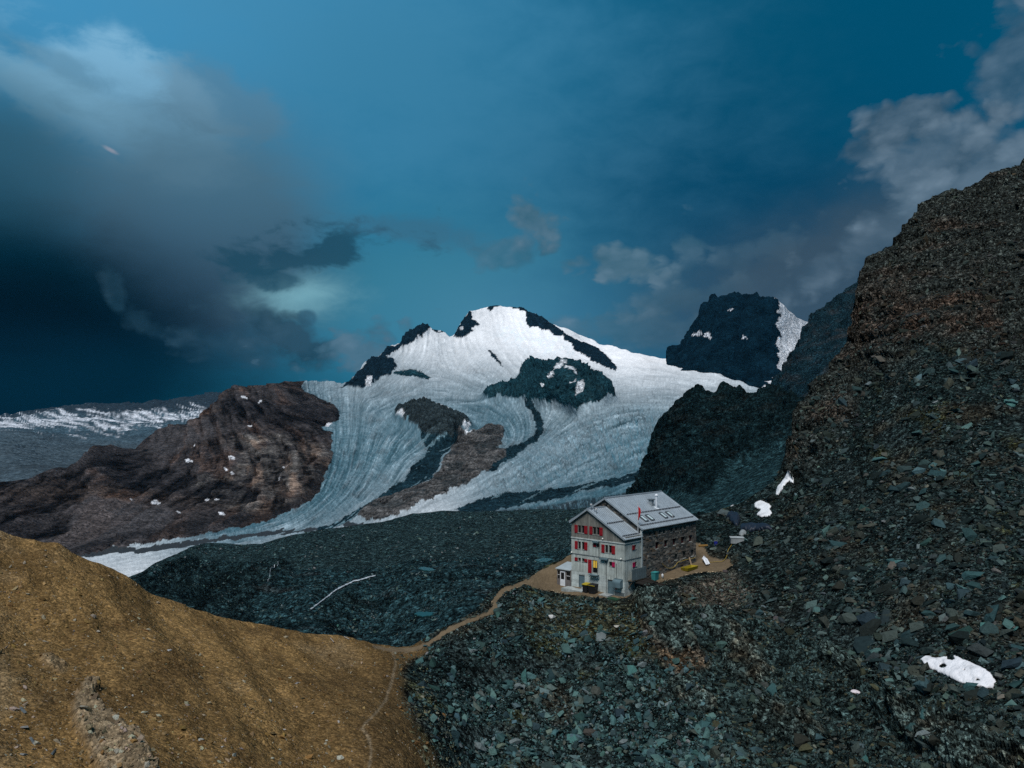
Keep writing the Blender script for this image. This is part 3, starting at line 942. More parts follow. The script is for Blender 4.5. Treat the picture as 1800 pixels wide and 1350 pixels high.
# ---- dark rock peak with its snow flank, right of the snow mountain
def peak_col(S):
    X, Y, Z = S.P[..., 0], S.P[..., 1], S.P[..., 2]
    jx = S.PX + 16 * fbm(S.PX / 18, S.PY / 13, 0 * X, 5, .62)
    jy = S.PY + 10 * fbm(S.PX / 14, S.PY / 10, 0 * X + 7, 4, .6)
    g = fbm(X / 90, Y / 90, Z / 130, 5, 0.6)
    c = np.array([0.0025, 0.013, 0.022])[None, None] * np.clip(1 + 1.1 * g, .3, 2.2)[..., None]
    sn = pip(jx, jy, zD([(850, 120), (885, 170), (930, 150), (1000, 200), (1060, 220), (1200, 250), (1200, 900), (800, 760), (840, 700), (870, 670), (920, 620), (900, 590), (880, 560), (910, 520), (890, 480), (870, 430), (910, 370), (880, 320), (900, 270), (895, 210)]))
    wh = 0.62 + 0.2 * fbm(X / 200, Y / 200, Z / 60, 4)
    c[sn] = (np.array([1, 1.02, 1.06])[None, None] * np.clip(wh, .3, .8)[..., None])[sn]
    for (zx, zy, rx, ry, rot) in ((625, 235, 1.2, 4, 0), (445, 370, 6, 1.8, 15), (510, 393, 5, 2, 20), (720, 405, 1.0, 3, 30)):
        px, py = 1100 + zx * .2963, 480 + zy * .2963
        cc, s = math.cos(R(rot)), math.sin(R(rot))
        dx, dy = jx - px, jy - py
        c[((dx * cc + dy * s) / rx) ** 2 + ((dy * cc - dx * s) / ry) ** 2 < 1] = (0.6, 0.62, 0.66)
    return c


pk_sky = zD([(255, 480), (270, 465), (330, 420), (365, 395), (400, 350), (425, 290), (440, 270), (470, 205), (480, 195), (505, 185), (520, 150), (530, 152), (540, 146), (552, 158), (580, 155), (605, 148), (640, 140), (660, 150), (680, 146), (700, 150), (715, 146), (735, 156), (760, 155), (775, 148), (785, 138), (792, 142), (800, 155), (820, 160), (850, 170), (866, 175), (880, 166), (895, 175), (930, 195), (1000, 260), (1060, 290), (1105, 302), (1180, 330), (1400, 400)])
simple_sheet('dark_peak', pk_sky, [(1170, 720), (1520, 740)],
             [(1175, 620, 6200), (1175, 720, 4700), (1215, 590, 5900), (1255, 524, 5900), (1290, 522, 5800), (1333, 521, 5700), (1240, 650, 5200), (1300, 680, 4900), (1330, 600, 5100), (1360, 660, 4700), (1362, 530, 5500), (1400, 560, 5700), (1390, 620, 5300), (1427, 569, 5900), (1370, 690, 4500), (1515, 600, 6200), (1515, 740, 4500), (1300, 600, 5250)],
             1.3, 150,
             lambda S: (60 * fbm(S.P[..., 0] / 240, S.P[..., 1] / 240, S.P[..., 2] / 420, 6, 0.58, True)) * (1 - .75 * sstep(S.PX, 1352, 1384)),
             peak_col, M['mount'], 'dark jagged rock peak with a snow flank on its right', 'mountain', (150, 500), 1.2)


# ---- bluish ridge behind the near right slope
def rock_col(base, warm, s):
    def f(S):
        X, Y, Z = S.P[..., 0], S.P[..., 1], S.P[..., 2]
        g = fbm(X / s, Y / s, Z / s, 5, 0.62)
        g2 = fbm(X / (s * .2), Y / (s * .2), Z / (s * .25), 4, 0.65)
        c = np.array(base)[None, None] * np.clip(1 + 0.9 * g + 0.7 * g2, .25, 2.3)[..., None]
        w = sstep(fbm(X / s + 9, Y / s, Z / (s * .4), 4), 0.05, 0.4)
        return lerp3(c, warm, w * 0.5)
    return f


simple_sheet('rock_ridge', [(1350, 715), (1370, 690), (1382, 668), (1395, 645), (1404, 618), (1412, 598), (1420, 588), (1432, 567), (1445, 556), (1452, 553), (1462, 540), (1470, 530), (1476, 522), (1490, 518), (1500, 506), (1510, 497), (1525, 482), (1560, 440), (1640, 380), (1760, 330)],
             [(1350, 770), (1760, 800)],
             [(1350, 715, 2000), (1350, 770, 1500), (1412, 598, 2100), (1400, 700, 1500), (1470, 530, 2200), (1450, 640, 1650), (1520, 485, 2300), (1560, 620, 1600), (1560, 790, 1000), (1760, 330, 2500), (1760, 800, 1000)],
             1.5, 150,
             lambda S: 34 * fbm(S.P[..., 0] / 110, S.P[..., 1] / 110, S.P[..., 2] / 150, 6, 0.58, True),
             rock_col((0.009, 0.027, 0.036), (0.045, 0.043, 0.042), 60.0), M['buttress'], 'steep bluish rock ridge rising behind the near right slope', 'ridge', (60, 200), 1.0)


# ---- buttress with a fan of scree behind the hut
def but_col(S):
    X, Y, Z = S.P[..., 0], S.P[..., 1], S.P[..., 2]
    c = rock_col((0.006, 0.0165, 0.019), (0.015, 0.019, 0.018), 26.0)(S)
    sc = sstep(blur(pip(S.PX + 6 * fbm(S.PX / 20, S.PY / 20, 0 * X, 3), S.PY, zD([(560, 1260), (620, 1160), (780, 1090), (880, 1050), (960, 1000), (1060, 950), (1060, 1500), (-400, 1600), (-400, 1340), (300, 1310), (450, 1330)])), 4), .2, .8)
    g = fbm(X / 5, Y / 5, Z / 5, 4, .7)
    c = lerp3(c, (0.018, 0.046, 0.052), sc * 0.9) * np.clip(1 + .5 * g, .4, 1.8)[..., None]
    return c


def but_rel(S):
    sc = blur(pip(S.PX, S.PY, zD([(560, 1260), (620, 1160), (780, 1090), (880, 1050), (960, 1000), (1060, 950), (1060, 1500), (-400, 1600), (-400, 1340), (300, 1310)])), 5)
    P = S.P
    return (1 - sc) * (14 * fbm(P[..., 0] / 46, P[..., 1] / 46, P[..., 2] / 60, 6, 0.58, True) + 4 * fbm(P[..., 0] / 12, P[..., 1] / 12, P[..., 2] / 12, 3, .6)) + sc * 1.5 * fbm(P[..., 0] / 20, P[..., 1] / 20, P[..., 2] / 20, 4, .6)


simple_sheet('rock_buttress', [(1090, 882), (1125, 858), (1139, 838), (1146, 815), (1150, 806), (1159, 791), (1164, 775), (1168, 761), (1171, 744), (1180, 730), (1189, 720), (1195, 708), (1201, 701), (1213, 693), (1233, 695), (1257, 698), (1265, 693), (1272, 691), (1290, 696), (1307, 699), (1325, 701), (1346, 695), (1361, 691), (1379, 692), (1396, 702), (1408, 705), (1450, 690), (1560, 640)],
             [(1090, 960), (1560, 960)],
             [(1090, 882, 820), (1090, 960, 420), (1139, 838, 760), (1150, 930, 430), (1171, 744, 800), (1213, 693, 800), (1200, 800, 680), (1200, 880, 500), (1300, 698, 760), (1290, 790, 620), (1280, 860, 480), (1379, 692, 720), (1370, 800, 520), (1330, 860, 430), (1408, 705, 650), (1400, 850, 400), (1560, 640, 700), (1560, 960, 260), (1300, 940, 330)],
             1.5, 170, but_rel, but_col, M['buttress'], 'dark rock buttress with a grey scree fan behind the hut', 'cliff', (30, 120), 0.9)


# ---- moraine valley between the hut ridge and the glacier
def zC(l):
    return [(200 + x * .4556, 860 + y * .4556) for x, y in l]


def zE(l):
    return [(x * .4444, 930 + y * .4444) for x, y in l]


STREAM = [(660, 1011), (648, 1014), (635, 1018), (622, 1021), (613, 1026), (602, 1031), (591, 1037), (580, 1046), (569, 1054), (558, 1062), (546, 1071)]
PONDS = [('pond', [(724, 1079), (738, 1076), (758, 1076), (766, 1079), (762, 1084), (742, 1086), (728, 1083)], 'long flat teal meltwater pond above the path saddle'),
         ('pond', [(731, 999), (744, 996), (762, 1000), (770, 1003), (756, 1006), (742, 1004)], 'small pale pool beside the stream in the grey valley'),
         ('pond', [(934, 986), (948, 982), (966, 981), (976, 984), (966, 989), (946, 990)], 'teal pool left of the hut at the valley edge')]


def build_valley():
    sky = [(-100, 1090), (150, 1040), (239, 1010), (268, 992), (290, 982), (314, 972), (335, 962), (359, 956), (395, 955), (428, 957), (460, 955), (480, 950), (501, 942), (564, 931), (633, 924), (683, 914), (724, 903), (774, 897), (838, 899), (929, 896), (1011, 894), (1060, 888), (1110, 880), (1160, 868), (1300, 880)]
    bot = [(-100, 1280), (150, 1230), (400, 1260), (700, 1330), (860, 1260), (1000, 1160), (1100, 1140), (1300, 1120)]
    cols = np.arange(-100, 1300, 2.1)
    ctrl = [(-100, 1090, 560), (-100, 1180, 480), (150, 1040, 640), (240, 1010, 720), (430, 957, 930), (640, 924, 1000), (720, 903, 1100), (930, 896, 1000), (1010, 894, 960), (1160, 868, 900), (1300, 880, 600), (300, 1060, 640), (400, 1080, 600), (400, 1160, 480), (550, 1060, 570), (650, 1120, 540), (700, 1200, 400), (800, 1080, 500), (860, 1130, 400), (600, 1000, 690), (750, 1000, 640), (950, 1000, 600), (850, 940, 830), (600, 950, 880), (1000, 1050, 440), (1100, 960, 560), (1200, 920, 560), (1300, 1000, 380), (-100, 1280, 330), (150, 1230, 360), (400, 1260, 350), (700, 1330, 270), (860, 1260, 280), (1000, 1160, 320), (1100, 1140, 330), (1300, 1120, 270)]
    S = Sheet(cols, sky, bot, ctrl, 225, 2e-4)
    PX, PY = S.PX, S.PY
    pm_all = np.zeros(PX.shape)
    d = S.D.copy()
    zs = []
    for n, poly, lab in PONDS:
        a = np.array(poly, float)
        c = a.mean(0)
        d0 = float(S.sample(S.D, c[0], c[1]))
        z0 = -(c[1] - HOR) / FPX * d0
        m = np.clip(blur(pip(PX, PY, [tuple(c + (q - c) * np.array([1.5, 2.2])) for q in a]), 4) * 1.6, 0, 1)
        tgt = -z0 * FPX / np.maximum(PY - HOR, 20)
        d = d * (1 - m) + tgt * m
        pm_all = np.maximum(pm_all, m)
        zs.append(z0 + ZC)
    S.set_depth(d)
    X, Y, Z = S.P[..., 0], S.P[..., 1], S.P[..., 2]
    jx = PX + 14 * fbm(PX / 40, PY / 25, 0 * X, 4, .6)
    jy = PY + 10 * fbm(PX / 40, PY / 25, 0 * X + 5, 4, .6)
    slab = sstep(blur(pip(jx, jy, [(440, 1010), (520, 1000), (640, 1000), (760, 985), (900, 975), (1020, 965), (1020, 1200), (300, 1200), (420, 1060)]), 6), .25, .75)
    cliff = sstep(blur(pip(jx, jy, [(240, 1015), (330, 985), (400, 995), (500, 985), (520, 1010), (440, 1060), (440, 1100), (560, 1180), (150, 1180)]), 5), .2, .8)
    st = fbm(X / 75, (Y + .35 * X) / 13.0, Z / 12.0, 5, 0.6, True)
    roll = fbm(X / 45, Y / 60, Z / 30, 5, 0.55)
    h = slab * (3.0 * st + 11 * fbm(X / 70, Y / 70, Z / 40, 4, .5)) + (1 - slab) * 3.2 * roll + cliff * 10 * fbm(X / 30, Y / 60, Z / 40, 5, .6, True)
    ms = np.zeros(PX.shape)
    for k_ in range(len(STREAM) - 1):
        p, q = np.array(STREAM[k_], float), np.array(STREAM[k_ + 1], float)
        t_ = np.clip(((PX - p[0]) * (q[0] - p[0]) + (PY - p[1]) * (q[1] - p[1])) / ((q - p) ** 2).sum(), 0, 1)
        ms = np.maximum(ms, np.exp(-(np.hypot(PX - p[0] - t_ * (q[0] - p[0]), PY - p[1] - t_ * (q[1] - p[1])) / 9.0) ** 2))
    h = h * (1 - .9 * ms) - 1.0 * ms
    S.displace(h * (1 - pm_all))
    S.finish()
    g = fbm(X / 14, Y / 14, Z / 8, 5, .65)
    g2 = fbm(X / 3.5, Y / 3.5, Z / 3, 3, .7)
    c = np.array([0.0125, 0.025, 0.0265])[None, None] * np.clip(1 + .35 * g + .8 * g2, .2, 3.0)[..., None]
    wet = np.array([0.0042, 0.0105, 0.012])[None, None] * np.clip(.7 + 3.6 * (st - .15) + .9 * g2, .1, 6.0)[..., None]
    c = c * (1 - slab[..., None]) + wet * slab[..., None]
    gl = fbm((X + .5 * Y) / 9, (Y - .5 * X) / 60, Z / 40, 4, .55)
    cl = np.array([0.0065, 0.0145, 0.016])[None, None] * np.clip(.9 + .5 * g + .6 * g2 + 1.6 * gl, .12, 3.2)[..., None]
    c = c * (1 - cliff[..., None]) + cl * cliff[..., None]
    # pale gravel streaks and teal washed slabs
    ts = sstep(fbm(X / 70 + 3, (Y + .35 * X) / 16, Z / 20, 4, .55), .14, .38) * slab
    c = lerp3(c, (0.022, 0.045, 0.048), ts * 0.45)
    rd = sstep(fbm(X / 70 + 30, (Y + .35 * X) / 16, Z / 20, 4, .55), .2, .45) * slab
    c = lerp3(c, (0.026, 0.024, 0.023), rd * 0.4)
    P2, c2 = back_rows(S, c, (12, 60, 200, 500), 0.5)
    grid_objects(P2, c2, np.zeros(PX.shape, int), {0: ('moraine_valley', M['moraine'], dict(label='dark grey moraine valley of gravel and wet slabs below the hut', cat='valley', kind='structure'))}, 225)
    return S, zs


valley, pond_z = build_valley()

# ------------------------------------------------------------------ hut frame of reference
HUT_U = np.array([0.7366, -0.6764])
HUT_V = np.array([0.6764, 0.7366])
HW = 9.24
HUT_C = np.array([15.4, 110.0])
HUT_O = HUT_C - HW * HUT_U


def hut_w(x, y, z=0.0):
    p = HUT_O + x * HUT_U + y * HUT_V
    return (p[0], p[1], z)


def bearing(p):
    return (CX + FPX * p[0] / p[1], HOR - FPX * (p[2] - ZC) / p[1], p[1])


PATH = [(1010, 1012), (985, 1008), (950, 1015), (915, 1026), (885, 1038), (872, 1050), (870, 1065), (862, 1078), (840, 1086), (815, 1095), (795, 1104), (775, 1118), (750, 1134), (720, 1142), (690, 1142), (660, 1138)]
TRAIL = [(690, 1146), (694, 1170), (688, 1200), (678, 1230), (662, 1255), (642, 1280), (634, 1292), (646, 1305), (652, 1325), (648, 1352)]


def build_near():
    sky = [(-320, 820), (0, 940), (20, 946), (60, 955), (100, 966), (150, 988), (200, 1008), (240, 1028), (300, 1048), (350, 1066), (400, 1081), (450, 1093), (520, 1108), (600, 1121), (650, 1130), (700, 1137), (725, 1133), (745, 1123), (765, 1110), (790, 1098), (815, 1085), (840, 1070), (852, 1052), (868, 1036),
           (890, 1025), (920, 1012), (945, 1000), (975, 987), (1003, 975), (1060, 965), (1150, 940), (1205, 918), (1228, 906), (1260, 897), (1285, 889), (1300, 884), (1320, 872), (1340, 860), (1358, 848), (1370, 832), (1378, 818), (1386, 806), (1392, 790), (1400, 770), (1404, 740), (1412, 718), (1428, 704), (1440, 688), (1455, 668), (1466, 648), (1480, 632), (1492, 616), (1502, 596), (1508, 570), (1514, 545), (1516, 515), (1520, 485), (1530, 460), (1545, 452), (1562, 443), (1574, 432), (1582, 424), (1588, 408), (1602, 396), (1618, 376), (1634, 366), (1650, 355), (1668, 353), (1690, 351), (1706, 338), (1724, 327), (1745, 313), (1765, 308), (1790, 300), (1800, 292), (1850, 262), (1950, 215), (2120, 130)]
    bot = [(-320, 1520), (2120, 1520)]
    cols = np.concatenate([np.arange(-320, -30, 8.0), np.arange(-30, 1840, 2.4), np.arange(1840, 2121, 8.0)])
    ctrl = [(-320, 820, 74), (0, 940, 80), (100, 966, 82), (200, 1008, 85), (300, 1048, 88), (450, 1093, 92), (600, 1122, 95), (700, 1138, 97), (-320, 1350, 36), (-320, 1100, 52), (0, 1350, 42), (200, 1350, 46), (400, 1350, 52), (600, 1350, 59), (720, 1350, 63), (0, 1520, 33), (400, 1520, 41), (700, 1520, 50), (1000, 1520, 66), (1400, 1520, 60), (1800, 1520, 50), (2100, 1520, 42),
            (0, 1150, 58), (200, 1200, 59), (400, 1200, 68), (550, 1250, 69), (650, 1210, 79), (300, 1120, 75), (770, 1350, 70), (750, 1200, 87),
            (820, 1350, 76), (1000, 1350, 81), (1000, 1250, 89), (1000, 1150, 98), (1000, 1085, 105), (1060, 1056, 108.4), (900, 1350, 79), (850, 1200, 91), (850, 1100, 101), (930, 1060, 107), (1200, 1350, 80), (1200, 1200, 92), (1200, 1100, 102), (1150, 1065, 106), (1250, 1040, 112),
            (1170, 1022, 114.5), (1290, 1000, 120),
            (940, 1012, 118), (985, 995, 121), (870, 1050, 110), (795, 1104, 100), (750, 1130, 98),
            (1000, 976, 127), (1100, 950, 134), (1228, 906, 142), (1300, 884, 149), (1290, 950, 129), (1350, 900, 140), (1400, 950, 121), (1400, 1050, 105), (1400, 1150, 93), (1400, 1250, 85), (1400, 1350, 77),
            (1600, 1350, 69), (1800, 1350, 62), (1600, 1200, 80), (1800, 1200, 72), (1600, 1050, 92), (1800, 1050, 84), (1600, 900, 112), (1800, 900, 102), (1600, 750, 135), (1800, 750, 122), (1500, 800, 140), (1500, 700, 158), (1600, 600, 158), (1800, 600, 148), (1800, 450, 175), (1650, 450, 186),
            (1800, 292, 215), (1650, 355, 206), (1562, 443, 197), (1518, 500, 190), (1508, 590, 180), (1440, 690, 167), (1404, 740, 160), (1386, 808, 154), (1340, 860, 150), (2120, 130, 260), (2120, 600, 135), (2120, 1000, 80), (2120, 1350, 55)]
    for x, y, z in ((0, -.3, 0), (3, -.3, 0), (6, -.3, 0), (9.24, -.3, -0.1), (-2.6, -.5, 0), (3, -2.2, -0.1), (8, -2.2, -0.4), (-3, -2.0, 0.1), (9.9, 7, 1.75), (9.9, 11, 1.85), (9.9, 15, 2.0), (9.9, 19, 2.25), (12, 9, 1.65), (12.5, 15, 1.85), (12, 20, 2.2), (9.9, 23, 2.6), (13, 23, 2.4), (11.0, 2.5, -0.2), (4, 6, 1.0), (4, 14, 2.0), (-3, 6, 1.8), (-2.5, 14, 3.0), (5, 22, 3.2)):
        ctrl.append(bearing(hut_w(x, y, z)))
    S = Sheet(cols, sky, bot, ctrl, 385, 2e-5)
    PX, PY, P = S.PX, S.PY, S.P
    X, Y, Z = P[..., 0], P[..., 1], P[..., 2]
    zero = X * 0
    jx = PX + 16 * fbm(PX / 45, PY / 35, zero, 5, .6)
    jy = PY + 12 * fbm(PX / 45, PY / 35, zero + 5, 5, .6)
    # where the ground is what
    brown = pip(jx, jy, [(-400, 500), (600, 1000), (700, 1100), (742, 1128), (752, 1150), (722, 1160), (708, 1180), (706, 1215), (720, 1250), (742, 1290), (766, 1330), (800, 1380), (850, 1530), (-400, 1530)])
    terr = pip(PX + 4 * fbm(PX / 14, PY / 10, zero, 3), PY + 3 * fbm(PX / 14, PY / 10, zero + 3, 3),
               [(948, 1003), (978, 990), (1010, 970), (1080, 940), (1230, 955), (1250, 980), (1282, 984), (1290, 996), (1268, 1005), (1225, 1006), (1180, 1018), (1140, 1030), (1120, 1040), (1100, 1052), (1060, 1052), (1010, 1046), (970, 1040), (940, 1034), (918, 1026)])
    def near_line(pl, w):
        dmin = np.full(PX.shape, 1e9)
        a = np.array(pl, float)
        for i in range(len(a) - 1):
            p, q = a[i], a[i + 1]
            t = np.clip(((PX - p[0]) * (q[0] - p[0]) + (PY - p[1]) * (q[1] - p[1])) / ((q - p) ** 2).sum(), 0, 1)
            dmin = np.minimum(dmin, np.hypot(PX - p[0] - t * (q[0] - p[0]), (PY - p[1] - t * (q[1] - p[1])) * 1.35))
        return dmin
    nz = fbm(PX / 12, PY / 9, zero + 11, 3)
    dp = near_line(PATH, 8)
    path = dp + 6 * nz < 4.8
    dt = near_line(TRAIL, 4)
    trail = (dt + 2.5 * nz < 4)
    pathm = terr | path
    flat = np.clip(blur(pathm, 4) * 1.3, 0, 1)
    hutm = pip(PX, PY, [(985, 1060), (985, 940), (1240, 940), (1240, 1000), (1120, 1040), (1100, 1060)])

    bb = blur(brown, 6)
    right = sstep(PX + 0.35 * (PY - 1000), 1240, 1330)
    strat = sstep(blur(pip(jx, jy, [(1215, 1060), (1290, 1080), (1400, 1110), (1560, 1180), (1840, 1260), (1840, 1530), (1100, 1530), (1260, 1290), (1190, 1150)]), 10), .2, .8)
    crag = sstep(blur(pip(jx, jy, [(1380, 860), (1395, 700), (1500, 400), (1700, 200), (2130, 0), (2130, 620), (1800, 660), (1620, 600), (1530, 690), (1470, 760), (1440, 850)]), 10), .2, .8)
    knob = sstep(blur(pip(jx + 10 * fbm(PX / 15, PY / 15, zero, 3), jy, [(1108, 1050), (1150, 1030), (1190, 1075), (1215, 1130), (1250, 1180), (1190, 1200), (1140, 1130), (1118, 1090)]), 5), .2, .8)
    # beds dip to the right
    n = np.array([0.46, 0.18, 0.87]); n /= np.linalg.norm(n)
    a1 = np.cross(n, [0, 1, 0]); a1 /= np.linalg.norm(a1)
    a2 = np.cross(n, a1)
    qa, qb, qn = P @ a1, P @ a2, P @ n
    led = fbm(qa / 7, qb / 7, qn / 0.9, 5, .62, True)
    led2 = fbm(qa / 3 + 5, qb / 3, qn / 0.35, 3, .6)
    blk = fbm(X / 5, Y / 5, Z / 5, 5, .6, True)
    n2 = np.array([-0.28, -0.1, 0.95]); n2 /= np.linalg.norm(n2)
    b1 = np.cross(n2, [0, 1, 0]); b1 /= np.linalg.norm(b1)
    b2 = np.cross(n2, b1)
    ledc = fbm((P @ b1) / 14, (P @ b2) / 14, (P @ n2) / 2.2, 5, .62, True)
    big = fbm(X / 26, Y / 26, Z / 26, 4, .5)
    h = 0.35 * fbm(X / 9, Y / 9, Z / 9, 5, .5) * (1 - 0.7 * bb)
    # the brown slope: shallow runnels and swells
    h += bb * (1.5 * fbm((X * .55 - Y * .83) / 26, (X * .83 + Y * .55) / 9, Z / 20, 4, .5) + 0.16 * fbm(X / 2.2, Y / 3.2, Z / 2.2, 4, .55))
    saw = 1 - np.mod(qn / 1.9 + 1.7 * fbm(X / 8, Y / 8, Z / 8, 5, .6), 1.0)
    saw = saw * sstep(fbm(X / 6 + 50, Y / 6, Z / 6, 3, .5), -.1, .3)
    sawc = 1 - np.mod((P @ n2) / 3.4 + .8 * fbm(X / 18, Y / 18, Z / 18, 4, .55), 1.0)
    sawd = 1 - np.mod((P @ n2) / 1.1 + .9 * fbm(X / 7, Y / 7, Z / 7, 4, .6), 1.0)
    h += strat * (0.7 * led + 0.3 * led2 + .8 * saw) + knob * (0.9 * led + 0.4 * led2 + 1.0 * saw)
    h += crag * (1.5 * ledc + 2.0 * big + 0.5 * blk + 1.5 * sawc + .55 * sawd)
    h += right * (1 - strat) * (1 - crag) * (0.5 * blk + 0.9 * big)
    # bare beds standing out of the rubble
    bare = np.zeros(PX.shape)
    for pl in ([(1228, 1085), (1262, 1078), (1300, 1110), (1345, 1160), (1352, 1185), (1318, 1178), (1282, 1140), (1248, 1118)],
               [(1262, 1150), (1300, 1160), (1355, 1180), (1372, 1200), (1345, 1206), (1290, 1200)],
               [(1318, 1250), (1372, 1242), (1420, 1262), (1455, 1300), (1440, 1325), (1380, 1310), (1330, 1285)],
               [(1440, 1140), (1480, 1150), (1520, 1185), (1500, 1192), (1455, 1170)],
               [(1560, 1235), (1640, 1262), (1730, 1290), (1800, 1330), (1840, 1380), (1700, 1370), (1600, 1310)],
               [(1170, 1200), (1205, 1195), (1245, 1230), (1262, 1262), (1230, 1262), (1190, 1235)],
               [(1110, 1045), (1150, 1030), (1192, 1072), (1212, 1120), (1225, 1150), (1185, 1160), (1140, 1110), (1116, 1075)]):
        bare = np.maximum(bare, sstep(blur(pip(PX + .6 * (jx - PX), PY + .6 * (jy - PY), pl), 3), .15, .7))
    saw2 = 1 - np.mod(qn / 0.8 + 1.0 * fbm(X / 6, Y / 6, Z / 6, 4, .6), 1.0)
    h += bare * (.45 + .55 * saw2 + .5 * led)
    # pale outcrop in the brown slope, lower left
    outc = sstep(blur(pip(jx + 14 * fbm(PX / 12, PY / 12, zero + 2, 4, .6), jy + 14 * fbm(PX / 12, PY / 12, zero + 6, 4, .6), [(150, 1195), (172, 1200), (168, 1235), (190, 1270), (225, 1290), (250, 1335), (270, 1380), (185, 1380), (165, 1330), (140, 1290), (128, 1240)]), 3), .2, .75)
    outc2 = sstep(blur(pip(jx, jy, [(70, 1130), (95, 1135), (125, 1150), (118, 1172), (90, 1165), (72, 1150)]), 4), .15, .8)
    outc = np.maximum(outc, outc2 * .6)
    sawo = 1 - np.mod((P @ np.array([.35, -.25, .9])) / .75 + .9 * fbm(X / 3, Y / 3, Z / 3, 4, .6), 1.0)
    h += outc * (0.15 + .55 * sawo + 0.4 * fbm(X / 1.6, Y / 1.6, Z / .9, 5, .6, True))
    h = h * (1 - flat) + flat * 0.05 * fbm(X / 2, Y / 2, Z / 2, 3)
    h -= np.clip(1 - dt / 9, 0, 1) * 0.06
    h *= (1 - blur(hutm, 3) * 0.0)
    S.displace(h)
    S.finish()
    X, Y, Z = S.P[..., 0], S.P[..., 1], S.P[..., 2]

    # ---- colours
    fine_g = sstep(fbm(PX / 85 + 6, PY / 60, zero + 14, 4, .55), .02, .28) * (1 - bb) * (1 - crag) * (1 - bare)
    g = fbm(X / 6, Y / 6, Z / 6, 5, .6)
    g2 = fbm(X / 1.1, Y / 1.1, Z / 1.1, 4, .65)
    g3 = fbm(X / .35, Y / .35, Z / .35, 2, .6)
    slate = np.array([0.0065, 0.0125, 0.0125])[None, None] * np.clip(1 + .5 * g + .7 * g2, .3, 2.4)[..., None]
    moss = sstep(fbm(X / 7 + 40, Y / 7, Z / 7, 5, .6), .12, .4)
    slate = lerp3(slate, (0.036, 0.034, 0.010), moss * 0.55 * (1 - crag))
    slate = lerp3(slate, (0.0165, 0.0245, 0.0240), fine_g * .8)
    brn = sstep(fbm(X / 10 + 90, Y / 10, Z / 10, 4, .6), .08, .4)
    slate = lerp3(slate, (0.026, 0.021, 0.0135), brn * .6)
    bed = np.array([0.017, 0.029, 0.028])[None, None] * np.clip(.8 + .6 * led + .6 * led2 + .4 * g2 + .5 * (saw - .5), .15, 2.4)[..., None]
    c = slate * (1 - strat[..., None]) + bed * strat[..., None]
    cr = np.array([0.0165, 0.0200, 0.0180])[None, None] * np.clip(.9 + .6 * ledc + .7 * g2 + .3 * g3 + .6 * (sawd - .5), .12, 2.6)[..., None]
    rust = sstep(fbm(X / 16 + 8, Y / 16, Z / 6, 4, .55), .1, .4)
    rustz = np.exp(-((PY - 570 - 0.1 * (PX - 1550)) / 60.0) ** 2) * (PX < 1760)
    cr = lerp3(cr, (0.052, 0.030, 0.020), np.clip(rust * .35 + rustz * .55 * sstep(g, -.3, .2), 0, .8))
    c = c * (1 - crag[..., None]) + cr * crag[..., None]
    kn = np.array([0.030, 0.026, 0.020])[None, None] * np.clip(1 + 1.0 * led + .8 * led2 + .6 * g2, .12, 2.4)[..., None]
    kn = lerp3(kn, (0.075, 0.042, 0.018), sstep(g + .4 * led2, .0, .5) * .6)
    c = c * (1 - knob[..., None]) + kn * knob[..., None]
    bc = np.array([0.026, 0.038, 0.035])[None, None] * np.clip(.75 + .8 * (saw2 - .4) + .6 * led + .5 * led2 + .4 * g2, .12, 2.4)[..., None]
    bc = lerp3(bc, (0.062, 0.045, 0.026), sstep(fbm(X / 5 + 70, Y / 5, Z / 5, 4, .6), .0, .4) * .55)
    c = c * (1 - bare[..., None]) + bc * bare[..., None]
    # olive and brown soil below the terrace and round the saddle
    soil = sstep(blur(pip(jx, jy, [(905, 1040), (1000, 1055), (1110, 1060), (1140, 1110), (1080, 1130), (960, 1110), (900, 1075)]), 8), .1, .9)
    c = lerp3(c, (0.036, 0.034, 0.018), soil * .65)
    soil2 = sstep(blur(pip(jx, jy, [(1190, 1030), (1290, 1005), (1330, 1050), (1290, 1075), (1200, 1065)]), 6), .1, .9)
    c = lerp3(c, (0.062, 0.05, 0.038), soil2 * .7)
    # brown slope
    b0 = np.array([0.150, 0.092, 0.036])[None, None] * np.clip(1 + .30 * g + .20 * g2 + .18 * g3, .3, 2.2)[..., None]
    sa, sb = X * .55 - Y * .83, X * .83 + Y * .55
    strk = fbm(sa / 16, sb / 2.2, Z / 8, 5, .6)
    b0 *= np.clip(1 + .8 * strk, .4, 1.8)[..., None]
    pale = sstep(fbm(X / 11 + 3, Y / 16, Z / 8, 4, .55) + np.interp(PX, (0, 250, 700), (.22, 0, -.05)) + np.interp(PY, (940, 1100), (.1, 0)), .12, .5)
    b0 = lerp3(b0, (0.20, 0.145, 0.082), pale * .6)
    gry = sstep(g2 + g3 * .6, .35, .7)
    b0 = lerp3(b0, (0.17, 0.15, 0.12), gry * np.interp(PX, (0, 400, 800), (.5, .3, .15)))
    dk = sstep(fbm(X / 9, Y / 14 + 7, Z / 9, 5, .6), .05, .45)
    b0 = lerp3(b0, (0.062, 0.037, 0.015), dk * .75)
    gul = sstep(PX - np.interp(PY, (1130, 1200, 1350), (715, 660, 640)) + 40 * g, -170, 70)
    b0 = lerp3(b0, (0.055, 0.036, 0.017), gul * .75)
    oc = np.array([0.175, 0.132, 0.082])[None, None] * np.clip(.9 + .5 * g2 + .3 * g3 + .7 * (sawo - .5) + .5 * fbm(X / 2, Y / 2, Z / .5, 3), .15, 1.7)[..., None]
    b0 = b0 * (1 - outc[..., None]) + oc * outc[..., None]
    bsoft = blur(brown, 3)
